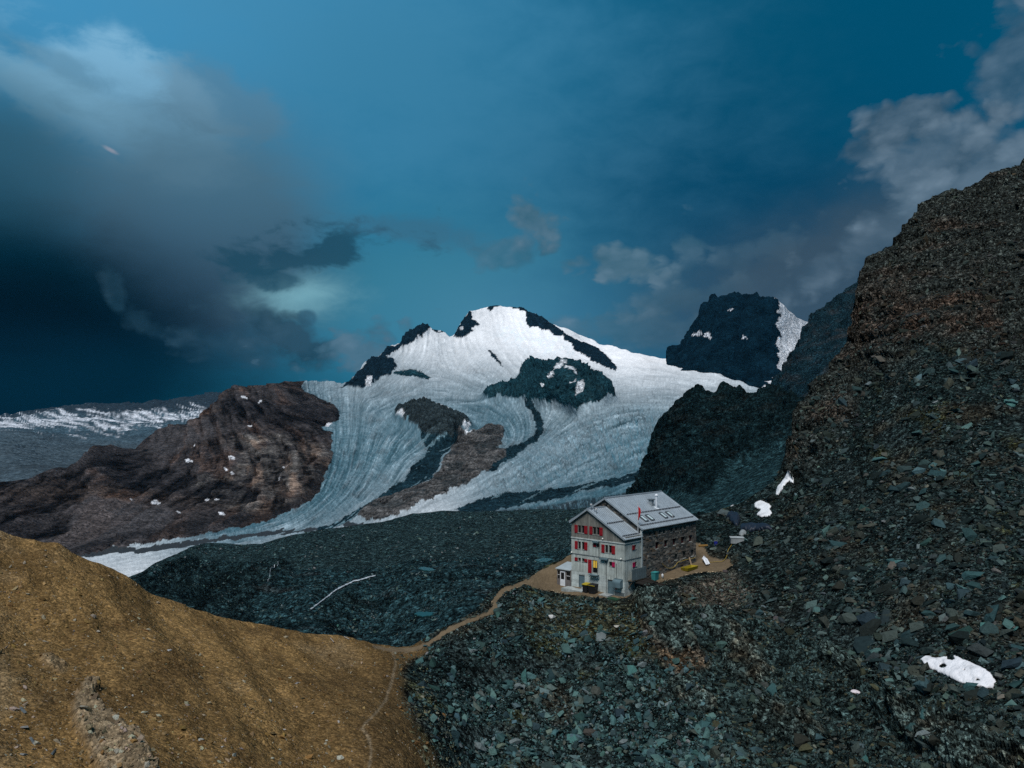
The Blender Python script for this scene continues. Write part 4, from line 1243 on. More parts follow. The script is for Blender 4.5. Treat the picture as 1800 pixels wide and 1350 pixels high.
    c = c * (1 - bsoft[..., None]) + b0 * bsoft[..., None]
    pth = np.array([0.128, 0.096, 0.060])[None, None] * np.clip(1 + .25 * g + .25 * g2 + .25 * g3, .4, 1.6)[..., None]
    pth = lerp3(pth, (0.10, 0.072, 0.042), sstep(fbm(X / 3.5, Y / 3.5, Z / 3.5, 4, .6), .05, .4) * .6)
    c[pathm] = pth[pathm]
    tr = np.clip(1.4 - (dt + 3.0 * nz) / 2.6, 0, 1) * .55
    c = lerp3(c, (0.19, 0.15, 0.10), tr)
    cls = np.zeros(PX.shape, int)
    cls[brown] = 1
    cls[pathm] = 2
    # back side of the crest
    P2, c2 = back_rows(S, c, (1.5, 5, 14, 40, 110), 0.75)
    spec = {0: ('hillside', M['hill'], dict(label='dark slate hillside rising from the hut to the upper right', cat='hillside', kind='structure')),
            1: ('brown_slope', M['brown'], dict(label='ochre brown gravel slope in the left foreground', cat='slope', kind='structure')),
            2: ('footpath', M['path'], dict(label='sandy footpath and terrace leading from the saddle to the hut', cat='path', kind='structure'))}
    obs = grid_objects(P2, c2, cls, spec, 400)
    S.brown, S.pathm, S.crag, S.strat, S.outc = brown, pathm | (dt < 4), crag, strat, outc
    S.terr, S.bare = terr, bare
    S.fine = fine_g
    return S, obs


near, near_obs = build_near()
hill_o, brown_o, path_o = near_obs[0], near_obs[1], near_obs[2]

# ------------------------------------------------------------------ loose rock
def hull_proto(seed, dims, n=12):
    r = np.random.default_rng(seed)
    bm = bmesh.new()
    for _ in range(n):
        v = r.normal(size=3)
        v /= np.abs(v).max() ** 0.75 * np.linalg.norm(v) ** 0.25
        bm.verts.new(tuple(v * np.array(dims) * 0.5 * r.uniform(.8, 1.05)))
    res = bmesh.ops.convex_hull(bm, input=bm.verts)
    dead = [e for e in res.get('geom_interior', []) if isinstance(e, bmesh.types.BMVert)] + [e for e in res.get('geom_unused', []) if isinstance(e, bmesh.types.BMVert)]
    bmesh.ops.delete(bm, geom=list(set(dead)), context='VERTS')
    bmesh.ops.triangulate(bm, faces=bm.faces)
    bmesh.ops.recalc_face_normals(bm, faces=bm.faces)
    bm.verts.index_update()
    V = np.array([v.co for v in bm.verts])
    F = np.array([[v.index for v in f.verts] for f in bm.faces])
    bm.free()
    # split the corners so that every face stays crisp
    return V, F


PROTOS = [hull_proto(i, d) for i, d in enumerate([(1, .72, .5), (1, .62, .36), (1, .8, .6), (1, .5, .3), (1, .7, .28), (1, .9, .5), (1, .45, .4), (1, .66, .42), (1, .56, .24), (1, .82, .36), (1, .6, .5), (1, .4, .26)])]


SMALL = [hull_proto(100 + i, d, 7) for i, d in enumerate([(1, .7, .5), (1, .6, .36), (1, .8, .4), (1, .5, .35), (1, .66, .3), (1, .9, .5)])]


def frames(N, tilt, r, along=None):
    """random rotation per rock with the thin axis near N"""
    n = len(N)
    z = N + r.normal(size=(n, 3)) * tilt
    z /= np.linalg.norm(z, axis=1)[:, None]
    x = r.normal(size=(n, 3)) if along is None else np.repeat(np.array(along)[None], n, 0) + r.normal(size=(n, 3)) * .45
    x -= (x * z).sum(1)[:, None] * z
    x /= np.linalg.norm(x, axis=1)[:, None]
    y = np.cross(z, x)
    return np.stack([x, y, z], -1)


class Rocks:
    def __init__(self):
        self.pos, self.rot, self.size, self.col, self.px = [], [], [], [], []

    def add(self, S, px, py, size, r, pal, tilt=.35, sink=.15, along=None, var=.36, teal_=1.0):
        if hasattr(S, 'fine'):
            fg = S.sample(S.fine, px, py)
            k = (r.uniform(size=len(px)) > .88 * fg * (size > .24)) & (r.uniform(size=len(px)) > .45 * fg)
            px, py, size = px[k], py[k], size[k]
            big_ = fbm(px / 60 + 33, py / 45, px * 0, 3)
            size = size * np.clip(1 + 1.1 * big_, .65, 1.6)
        P = S.surf(px, py)
        N = S.sample(S.N, px, py)
        N /= np.linalg.norm(N, axis=1)[:, None]
        Rm = frames(N, tilt, r, along)
        n = len(px)
        pal = np.array(pal)
        c = pal[r.integers(0, len(pal), n)] * r.lognormal(0, var, (n, 1)) * r.normal(1, .05, (n, 3))
        self.pos.append(P + N * (size * (.22 - sink))[:, None])
        self.rot.append(Rm)
        self.size.append(size[:, None] * r.uniform([.8, .75, .75], [1.2, 1.25, 1.3], (n, 3)))
        c = c * (np.array([.82, 1.0, .94]) * teal_ + np.array([.98, .92, .84]) * (1 - teal_)) if pal.max() < .2 else c
        bz = fbm(P[:, 0] / 10 + 90, P[:, 1] / 10, P[:, 2] / 10, 4, .6)
        bw_ = np.clip((bz - .08) / .3, 0, 1)[:, None] * r.uniform(0, 1, (n, 1)) * (pal.max() < .2)
        c = c * (1 - .6 * bw_) + c.mean(1, keepdims=True) * np.array([1.35, 1.0, .62]) * .6 * bw_
        self.col.append(np.clip(c, .004, .30 if pal.max() > .2 else .15))
        self.px.append(np.stack([px, py, size / P[:, 1] * FPX], 1))

    def cat(self):
        return [np.concatenate(a) for a in (self.pos, self.rot, self.size, self.col, self.px)]

    def build(self, name, mat, parent, singles, r, label=None):
        pos, rot, size, col, px = self.cat()
        pid = r.integers(0, len(PROTOS), len(pos))
        vis = (px[:, 0] > 5) & (px[:, 0] < 1795) & (px[:, 1] < 1345)
        order = np.argsort(-np.where(vis, px[:, 2], 0))
        one = np.zeros(len(pos), bool)
        one[order[:singles]] = True
        cache = {}
        lum = col.mean(1)
        edges = np.quantile(lum[one], (.25, .5, .75)) if singles else None
        for i in np.nonzero(one)[0]:
            q = int(np.searchsorted(edges, lum[i]))
            key = (pid[i], q)
            if key not in cache:
                V, F = PROTOS[pid[i]]
                cache[key] = mesh_np('stone', V, F, np.repeat(col[i][None], len(V), 0), False, mat)
            o = link('stone', cache[key], parent)
            m = np.eye(4)
            m[:3, :3] = rot[i] * size[i][None]
            m[:3, 3] = pos[i]
            o.matrix_local = Matrix(m.tolist())
        Vs, Fs, Cs, off = [], [], [], 0
        tiny = (px[:, 2] < 7.5) & ~one
        for k, (V, F) in enumerate(PROTOS + SMALL):
            if k < len(PROTOS):
                s = np.nonzero((pid == k) & ~one & ~tiny)[0]
            else:
                s = np.nonzero(tiny & (pid % len(SMALL) == k - len(PROTOS)))[0]
            if not len(s):
                continue
            A = rot[s] * size[s][:, None, :]
            W = np.einsum('nij,vj->nvi', A, V) + pos[s][:, None]
            Vs.append(W.reshape(-1, 3))
            Fs.append((F[None] + (np.arange(len(s)) * len(V))[:, None, None] + off).reshape(-1, 3))
            Cs.append(np.repeat(col[s], len(V), 0))
            off += len(s) * len(V)
        me = mesh_np(name, np.concatenate(Vs), np.concatenate(Fs), np.concatenate(Cs), False, mat)
        o = link(name, me, parent)
        o['kind'] = 'stuff'
        return o


def scatter(S, poly, n, r, keep=None):
    a = np.array(poly, float)
    lo, hi = a.min(0), a.max(0)
    x = r.uniform(lo[0], hi[0], n * 3)
    y = r.uniform(lo[1], hi[1], n * 3)
    ok = pip(x, y, poly)
    ys = np.interp(x, S.cols, S.ys)
    ok &= y > ys + 1
    if keep is not None:
        ok &= keep(x, y)
    return x[ok][:n], y[ok][:n]


def power(n, lo, hi, a, r):
    return np.minimum(lo * r.uniform(0.0, 1, n) ** (-1 / a), hi)


def mask_at(S, m, x, y):
    return S.sample(m.astype(float), x, y)


r = np.random.default_rng(21)
SN1 = [(1620, 1166), (1630, 1155), (1646, 1162), (1662, 1160), (1680, 1158), (1700, 1166), (1722, 1174), (1745, 1190), (1752, 1202), (1748, 1214), (1735, 1216), (1712, 1212), (1690, 1208), (1672, 1198), (1650, 1188), (1634, 1180)]
SN2 = [(1364, 875), (1368, 862), (1378, 852), (1388, 841), (1396, 837), (1400, 845), (1399, 856), (1392, 853), (1386, 860), (1376, 869)]
SN3 = [(1323, 889), (1334, 880), (1346, 884), (1357, 891), (1354, 897), (1359, 904), (1354, 911), (1340, 912), (1329, 907), (1337, 898), (1329, 893)]


def free(x, y):
    ok = (mask_at(near, near.brown, x, y) < .4) & (mask_at(near, near.pathm, x, y) < .3)
    for s in (SN1, SN2, SN3):
        ok &= ~pip(x, y, s)
    ok &= r.uniform(size=len(x)) > .85 * mask_at(near, near.bare, x, y)
    return ok


teal = [(0.046, 0.082, 0.088), (0.032, 0.058, 0.063), (0.066, 0.104, 0.108), (0.046, 0.070, 0.073), (0.092, 0.128, 0.130), (0.024, 0.039, 0.044), (0.066, 0.066, 0.060)]
slat = [(0.027, 0.040, 0.042), (0.018, 0.028, 0.030), (0.040, 0.058, 0.060), (0.060, 0.080, 0.082), (0.050, 0.048, 0.042), (0.022, 0.026, 0.026)]
olive = [(0.036, 0.050, 0.046), (0.028, 0.042, 0.042), (0.052, 0.064, 0.058), (0.058, 0.054, 0.038), (0.042, 0.064, 0.067), (0.028, 0.029, 0.022)]
RK = Rocks()
# cone of scree below the hut: small at the top, coarser at its foot
knoll = [(738, 1150), (800, 1108), (860, 1080), (900, 1040), (1000, 1052), (1100, 1062), (1140, 1090), (1200, 1160), (1260, 1250), (1330, 1380), (1330, 1430), (800, 1430), (770, 1330), (720, 1240)]
x, y = scatter(near, knoll, 25000, r, free)
fade = np.interp(x - np.interp(y, (1150, 1350), (740, 800)), (0, 60), (.3, 1)) * np.where(fbm(x / 60, y / 60, x * 0, 3) > .22, .35, 1)
k = r.uniform(size=len(x)) < fade
x, y = x[k], y[k]
s = power(len(x), .14, 1.4, 1.95, r) * np.interp(y, (1050, 1350), (.85, 1.15))
RK.add(near, x, y, s, r, teal, .5)
# blocks of the right slope
blocks = [(1225, 925), (1300, 880), (1345, 860), (1390, 790), (1420, 720), (1500, 640), (1640, 600), (1840, 660), (1840, 1300), (1560, 1200), (1400, 1120), (1290, 1070), (1300, 1000), (1240, 960)]
x, y = scatter(near, blocks, 33000, r, free)
s = power(len(x), .17, 2.1, 2.0, r) * np.interp(y, (600, 1000), (1.15, 1.0))
RK.add(near, x, y, s, r, slat, .4, along=(.9, -.1, -.35), teal_=.65)
# broken beds, lower right
x, y = scatter(near, [(1200, 1040), (1300, 1060), (1560, 1160), (1840, 1260), (1840, 1440), (1240, 1440), (1230, 1250), (1180, 1130)], 14000, r, free)
s = power(len(x), .12, 1.3, 1.95, r)
RK.add(near, x, y, s, r, olive, .3, along=(.85, -.1, -.5), teal_=.5)
# crags, upper right
x, y = scatter(near, [(1395, 860), (1400, 740), (1510, 560), (1560, 440), (1700, 330), (1840, 260), (1840, 680), (1640, 620), (1500, 660), (1430, 760)], 9000, r, free)
s = power(len(x), .24, 1.8, 2.2, r)
RK.add(near, x, y, s, r, [(0.020, 0.026, 0.026), (0.027, 0.034, 0.033), (0.015, 0.020, 0.020), (0.034, 0.028, 0.022), (0.040, 0.046, 0.045)], .28, along=(1, 0, .12), teal_=0.15)
# stony rim of the path
x, y = scatter(near, [(700, 1150), (760, 1100), (850, 1040), (900, 1020), (960, 1040), (1100, 1052), (1110, 1070), (900, 1060), (870, 1095), (800, 1120), (745, 1160)], 1500, r, free)
RK.add(near, x, y, power(len(x), .15, .8, 2.2, r), r, teal + olive, .5)
x, y = scatter(near, [(1130, 1030), (1290, 1000), (1330, 1060), (1250, 1080), (1170, 1060)], 2200, r, free)
RK.add(near, x, y, power(len(x), .12, .6, 2.2, r), r, [(0.10, 0.085, 0.07), (0.07, 0.07, 0.062), (0.12, 0.105, 0.09), (0.05, 0.06, 0.06)], .5)
M_stone = M['rock']
# grit and small stones spilling over the edge of path and terrace
x, y = scatter(near, [(690, 1150), (760, 1095), (850, 1035), (900, 1015), (1000, 985), (1000, 1040), (1110, 1052), (1110, 1062), (900, 1060), (870, 1095), (800, 1120), (745, 1160)], 2600, r, lambda x, y: mask_at(near, near.pathm, x, y) < .95)
RK.add(near, x, y, power(len(x), .09, .5, 2.3, r), r, teal + [(.16, .12, .075), (.12, .09, .06)], .5)
RK.build('scree', M_stone, hill_o, 300, r)

# stones of the brown slope
RB = Rocks()
x, y = scatter(near, [(-30, 930), (300, 1040), (700, 1135), (740, 1200), (800, 1400), (-30, 1400)], 10000, r, lambda x, y: (mask_at(near, near.brown, x, y) > .6) & (mask_at(near, near.pathm, x, y) < .3))
s = power(len(x), .06, .55, 2.1, r)
tanp = [(0.27, 0.23, 0.175), (0.30, 0.25, 0.18), (0.20, 0.135, 0.06), (0.17, 0.10, 0.038), (0.24, 0.18, 0.11), (0.15, 0.09, 0.035), (0.21, 0.185, 0.15), (0.12, 0.075, 0.03)]
RB.add(near, x, y, s, r, tanp, .5, var=.22)
x, y = scatter(near, [(690, 1150), (745, 1150), (790, 1280), (830, 1400), (760, 1400), (700, 1250)], 1500, r)
RB.add(near, x, y, power(len(x), .10, .7, 2.2, r), r, [(0.10, 0.095, 0.075), (0.13, 0.10, 0.06), (0.07, 0.085, 0.08)], .5)
x, y = scatter(near, [(125, 1185), (180, 1190), (200, 1260), (260, 1300), (300, 1400), (170, 1400), (130, 1300)], 420, r)
RB.add(near, x, y, power(len(x), .12, .9, 1.8, r), r, [(0.19, 0.145, 0.09), (0.15, 0.115, 0.07), (0.22, 0.18, 0.125)], .4)
RB.build('gravel', M_stone, brown_o, 80, r)

# boulders on the moraine
RV = Rocks()
x, y = scatter(valley, [(240, 1010), (360, 956), (500, 942), (720, 903), (1010, 894), (1160, 870), (1230, 900), (1010, 985), (860, 1040), (700, 1130), (560, 1110), (400, 1080)], 9500, r)
s = power(len(x), .7, 4.5, 2.4, r) * np.interp(valley.sample(valley.D, x, y), (500, 1000), (.75, 1.25))
RV.add(valley, x, y, s, r, [(0.030, 0.050, 0.052), (0.06, 0.085, 0.086), (0.018, 0.032, 0.034), (0.11, 0.13, 0.13)], .6)
RV.build('boulder_field', M_stone, bpy.data.objects['moraine_valley'], 0, r)


# single boulders that stand out
def boulder(px, py, size, col, proto, label, rot=None, seed=0, cat='boulder', name='boulder'):
    V, F = PROTOS[proto]
    rr = np.random.default_rng(seed)
    bm = bmesh.new()
    vs = [bm.verts.new(tuple(v)) for v in V]
    for f in F:
        bm.faces.new([vs[i] for i in f])
    bmesh.ops.subdivide_edges(bm, edges=bm.edges, cuts=2, use_grid_fill=True)
    for v in bm.verts:
        c = np.array(v.co)
        v.co = Vector(c * (1 + .10 * float(fbm(c[0] * 3 + seed, c[1] * 3, c[2] * 3, 3))))
    me = bpy.data.meshes.new(name)
    bm.to_mesh(me)
    bm.free()
    a = me.color_attributes.new('Col', 'FLOAT_COLOR', 'POINT')
    a.data.foreach_set('color', np.tile(np.array(list(col) + [1], np.float32), len(me.vertices)))
    me.materials.append(M_stone)
    o = link(name, me)
    P = near.surf(np.array([px]), np.array([py]))[0]
    N = near.sample(near.N, np.array([px]), np.array([py]))
    Rm = frames(N / np.linalg.norm(N), .15, rr, rot)[0]
    m = np.eye(4)
    m[:3, :3] = Rm * np.array(size)[None]
    m[:3, 3] = P + N[0] * size[2] * .12
    o.matrix_world = Matrix(m.tolist())
    tag(o, label, cat)
    return o


boulder(970, 1086, (1.0, .9, 1.1), (.42, .42, .40), 2, 'pale triangular slab lying in the scree below the terrace', seed=1)
boulder(1083, 1103, (.8, .8, 1.0), (.33, .32, .28), 5, 'pale square block below the right corner of the concrete facade', seed=2)
boulder(1541, 1171, (1.5, 1.2, 2.6), (.032, .042, .044), 0, 'tall dark upright boulder left of the large snow patch', (0.2, 0, 1), seed=3)
boulder(1728, 1150, (2.4, 1.8, 2.2), (.034, .042, .042), 2, 'broad dark boulder just above the large snow patch', seed=4)
boulder(1603, 1165, (1.7, 1.2, 2.0), (.032, .036, .038), 7, 'dark boulder touching the left tip of the large snow patch', seed=5)
boulder(1783, 1104, (1.3, .9, 1.0), (.11, .10, .095), 4, 'pale pinkish slab near the right edge above the snow patch', seed=6)
boulder(1767, 1235, (1.1, .8, 1.0), (.13, .12, .10), 9, 'pale angular block right below the large snow patch', seed=7)
boulder(1752, 1006, (1.6, 1.0, .9), (.10, .095, .088), 1, 'pale flat boulder alone on the right block slope', seed=8)
boulder(1662, 1090, (1.7, 1.2, 1.3), (.075, .082, .080), 5, 'rounded grey boulder in the middle of the right block field', seed=9)
boulder(1482, 1000, (1.3, .9, 1.0), (.085, .085, .075), 0, 'pale grey cube-shaped boulder right of the terrace', seed=10)
boulder(1453, 1102, (1.6, 1.0, .9), (.07, .08, .075), 7, 'light grey boulder above the tilted rock beds', seed=11)
boulder(1425, 1072, (1.5, .9, .8), (.05, .058, .06), 1, 'grey slab leaning on the slope right of the beds', (1, 0, -.6), seed=12)
boulder(1375, 1095, (1.4, 1.0, 1.2), (.03, .04, .043), 2, 'dark block at the head of the tilted beds', seed=13)
boulder(1036, 1290, (1.5, 1.1, 1.3), (.05, .046, .04), 2, 'brownish boulder low in the middle of the scree cone', seed=14)
boulder(1135, 1278, (1.2, .9, 1.1), (.045, .058, .06), 0, 'grey boulder at the right foot of the scree cone', seed=15)
boulder(1175, 1240, (1.3, .9, .9), (.14, .17, .17), 9, 'bright grey block beside the right edge of the scree cone', seed=16)
boulder(808, 1310, (1.0, .8, .8), (.11, .13, .13), 5, 'light boulder at the left edge of the scree, bottom', seed=17)
boulder(1112, 1055 + 30, (1.1, .5, .9), (.10, .14, .14), 3, 'upright light grey slab under the facade corner', (0, 0, 1), seed=18)
boulder(1190, 1065, (1.4, 1.0, 1.0), (.10, .13, .13), 0, 'light block on top of the brown knob beside the hut', seed=19)
for i, (px, py, sx, sy, sz, ro, lb) in enumerate(((44, 1243, 1.1, .5, .5, (.8, -.3, -.4), 'grey split slab, upper of the dark slabs on the brown slope'),
                                                   (46, 1268, 1.0, .6, .5, (.7, .3, .2), 'pale grey slab, second of the slabs on the brown slope'),
                                                   (62, 1292, 1.4, .35, .4, (.8, -.5, -.7), 'long dark slab leaning downhill on the brown slope'),
                                                   (98, 1310, 1.3, .4, .45, (.8, -.5, -.7), 'lowest long dark slab on the brown slope'),
                                                   (47, 1312, .5, .35, .4, (.5, .3, .3), 'small pale stone left of the lowest slab'),
                                                   (104, 1295, .7, .4, .4, (.6, -.3, -.5), 'tan block beside the lowest dark slab'))):
    boulder(px, py, (sx, sy, sz), (.20, .17, .12) if 'tan' in lb else ((.19, .19, .18) if 'pale' in lb else (.085, .10, .105)), (4, 9, 8, 3, 1, 0)[i], lb, ro, 40 + i, 'slab', 'rock_slab')


# ------------------------------------------------------------------ patches that drape over the ground
def drape(S, poly, thick, col, mat, name, step=1.2, edge=4.0, rough=.06, lift=.02, holes=(), wob=3.0):
    a = np.array(poly, float)
    lo, hi = a.min(0) - 3, a.max(0) + 3
    nx, ny = int((hi[0] - lo[0]) / step) + 2, int((hi[1] - lo[1]) / step) + 2
    X, Y = np.meshgrid(lo[0] + np.arange(nx) * step, lo[1] + np.arange(ny) * step, indexing='ij')
    jx = X + wob * fbm(X / 9, Y / 7, X * 0 + 3, 4, .6)
    jy = Y + wob * fbm(X / 9, Y / 7, X * 0 + 8, 4, .6)
    m = pip(jx, jy, poly)
    for h in holes:
        m &= ~(((jx - h[0]) / h[2]) ** 2 + ((jy - h[1]) / h[3]) ** 2 < 1)
    k = max(1, int(edge / step))
    t = np.clip(blur(m, k) * 2 - .7, 0, 1) ** .6
    P = S.surf(X.ravel(), Y.ravel()).reshape(X.shape + (3,))
    for ax in range(3):
        P[..., ax] = blur(P[..., ax], 2)
    N = S.sample(S.N, X.ravel(), Y.ravel()).reshape(X.shape + (3,))
    for ax in range(3):
        N[..., ax] = blur(N[..., ax], 3)
    N /= np.linalg.norm(N, axis=-1)[..., None]
    hgt = lift + thick * t * (1 + .5 * fbm(P[..., 0] / 1.2, P[..., 1] / 1.2, P[..., 2] / 1.2, 4)) - .25 * thick * (1 - t) + rough * fbm(P[..., 0] / .4, P[..., 1] / .4, P[..., 2] / .4, 3)
    Q = P + N * hgt[..., None]
    B = P - N * (thick * .5 + .1)
    fm = m[:-1, :-1] & m[1:, :-1] & m[:-1, 1:] & m[1:, 1:]
    ii, jj = np.nonzero(fm)
    idx = lambda i, j: i * ny + j
    F = np.stack([idx(ii, jj), idx(ii + 1, jj), idx(ii + 1, jj + 1), idx(ii, jj + 1)], -1)
    n0 = nx * ny
    Fb = F[:, ::-1] + n0
    sides = []
    pad = np.pad(fm, 1)
    for di, dj, c1, c2 in ((-1, 0, (0, 0), (0, 1)), (1, 0, (1, 1), (1, 0)), (0, -1, (1, 0), (0, 0)), (0, 1, (0, 1), (1, 1))):
        e = fm & ~pad[1 + di:1 + di + fm.shape[0], 1 + dj:1 + dj + fm.shape[1]]
        i, j = np.nonzero(e)
        p = idx(i + c1[0], j + c1[1]); q = idx(i + c2[0], j + c2[1])
        sides.append(np.stack([p, q, q + n0, p + n0], -1))
    F = np.concatenate([F, Fb] + sides)
    V = np.concatenate([Q.reshape(-1, 3), B.reshape(-1, 3)])
    used = np.zeros(len(V), bool)
    used[F.ravel()] = True
    re = np.cumsum(used) - 1
    g = fbm(V[:, 0] / .7, V[:, 1] / .7, V[:, 2] / .7, 4)
    g5 = fbm(V[:, 0] / 1.6 + 9, V[:, 1] / 1.6, V[:, 2] / 1.6, 5, .6)
    C_ = np.array(col)[None] * (np.clip(1 + .12 * g, .5, 1.2) * (1 - .35 * np.clip((g5 - .1) * 3, 0, 1)))[:, None]
    me = mesh_np(name, V[used], re[F], C_[used], True, mat)
    return link(name, me)


tag(drape(near, SN1, .14, (.70, .70, .72), M['snow'], 'snow_patch', holes=((1662, 1179, 6, 4), (1675, 1163, 6, 4), (1722, 1203, 2.5, 2), (1700, 1187, 2, 1.5))), 'large white snow patch among the blocks at lower right', 'snow patch')
tag(drape(near, SN2, .28, (.74, .75, .76), M['snow'], 'snow_patch', step=.9), 'long white snow patch on the crest, highest on the slope', 'snow patch')
tag(drape(near, SN3, .28, (.72, .73, .74), M['snow'], 'snow_patch', step=.9), 'two-lobed snow patch right behind the hut', 'snow patch')
tag(drape(near, [(1498, 1220), (1506, 1217), (1516, 1220), (1518, 1225), (1508, 1227), (1500, 1225)], .15, (.62, .55, .56), M['snow'], 'snow_patch', step=.8, wob=1.5), 'tiny pinkish snow remnant left of the large patch', 'snow patch')

# ponds and the stream
mw, tw, bw = mat_new('meltwater')
bw.inputs['Base Color'].default_value = (0.014, 0.06, 0.062, 1)
bw.inputs['Roughness'].default_value = 0.3
bw.inputs['Specular IOR Level'].default_value = .25
nw = noise(tw, None, 3.0, 3)
bpw = nd(tw, 'ShaderNodeBump', Strength=.05, Height=nw)
tw.links.new(bpw.outputs[0], bw.inputs['Normal'])
for (n_, poly, lab), z0 in zip(PONDS, pond_z):
    a = np.array(poly, float)
    c = a.mean(0)
    ring = []
    for i in range(len(a)):
        p, q = a[i], a[(i + 1) % len(a)]
        for t in np.linspace(0, 1, 6)[:-1]:
            ring.append(p + (q - p) * t)
    ring = np.array(ring)
    ring = c + (ring - c) * np.clip(.78 + .55 * fbm(ring[:, 0] / 5, ring[:, 1] / 2, ring[:, 0] * 0, 4), .35, 1.25)[:, None]
    top = [at(x, y, (ZC - z0) * FPX / (y - HOR)) for x, y in ring]
    n = len(top)
    zt = z0 + .6
    V = [(x, y, zt) for x, y, z in top] + [(x, y, zt - 1.5) for x, y, z in top]
    F = [tuple(range(n))] + [(i, (i + 1) % n, n + (i + 1) % n, n + i) for i in range(n)]
    me = bpy.data.meshes.new('pond')
    me.from_pydata(V, [], F)
    me.materials.append(mw)
    tag(link('pond', me), lab, 'pond', kind='structure')


def ribbon(S, pts, widths, name, mat, lift, label, cat, kind=None, splits=1, bow=.4, amp=1.2):
    """running water: braided strands lying on the ground"""
    a = np.array(pts, float)
    seg = np.concatenate([[0], np.cumsum(np.hypot(*np.diff(a, axis=0).T))])
    n = int(seg[-1] / 1.2) + 2
    t = np.linspace(0, seg[-1], n)
    cx, cy = np.interp(t, seg, a[:, 0]), np.interp(t, seg, a[:, 1])
    w = np.interp(t, seg, widths)
    Vs, Fs, off = [], [], 0
    for s in range(splits):
        ox = amp * fbm(t / 9 + 13 * s, t * 0, t * 0, 3) * (1 + s * 1.5)
        oy = amp * fbm(t / 9 + 13 * s, t * 0 + 5, t * 0, 3) * (1 + s)
        ww = w * (1 - .35 * s) * np.clip(.7 + 1.5 * fbm(t / 4 + 31 * s, t * 0, t * 0 + 9, 3), .08, 1.7)
        C = S.surf(cx + ox, cy + oy)
        N = S.sample(S.N, cx + ox, cy + oy)
        N /= np.linalg.norm(N, axis=1)[:, None]
        T = np.gradient(C, axis=0)
        B = np.cross(N, T)
        B /= np.linalg.norm(B, axis=1)[:, None] + 1e-9
        rows = []
        for k, (u, h) in enumerate(((-1, -.4), (-.55, .7), (0, 1), (.55, .7), (1, -.4))):
            rows.append(C + B * (u * ww * .5)[:, None] + N * (lift + bow * h))
        V = np.stack(rows, 1).reshape(-1, 3)
        i = np.arange(n - 1)[:, None] * 5 + np.arange(4)[None]
        F = np.stack([i, i + 5, i + 6, i + 1], -1).reshape(-1, 4) + off
        Vs.append(V); Fs.append(F); off += len(V)
    me = mesh_np(name, np.concatenate(Vs), np.concatenate(Fs), None, True, mat)
    o = link(name, me)
    tag(o, label, cat, kind=kind)
    return o


mwf, twf, bwf = mat_new('white_water')
nf = noise(twf, nd(twf, 'ShaderNodeTexCoord').outputs['Object'], .8, 5, .7)
cwf = cmix(twf, nf.lin(.3, .65), (.14, .20, .23), (.66, .70, .74))
twf.links.new(cwf.s, bwf.inputs['Base Color'])
bwf.inputs['Roughness'].default_value = .5
ribbon(valley, STREAM, [.6, 1.5, 2.4, 1.2, 2.1, 1.5, 1.3, 1.4, 1.0, .9, .6], 'stream', mwf, .9,
       'white cascading stream in the dark valley', 'stream', 'structure', 2)
ribbon(valley, [(492, 1000), (488, 1010), (480, 1020), (472, 1034)], [.4, .5, .4, .3], 'stream', mwf, .4, 'faint thin rivulet left of the main cascade', 'stream', 'structure', 1)

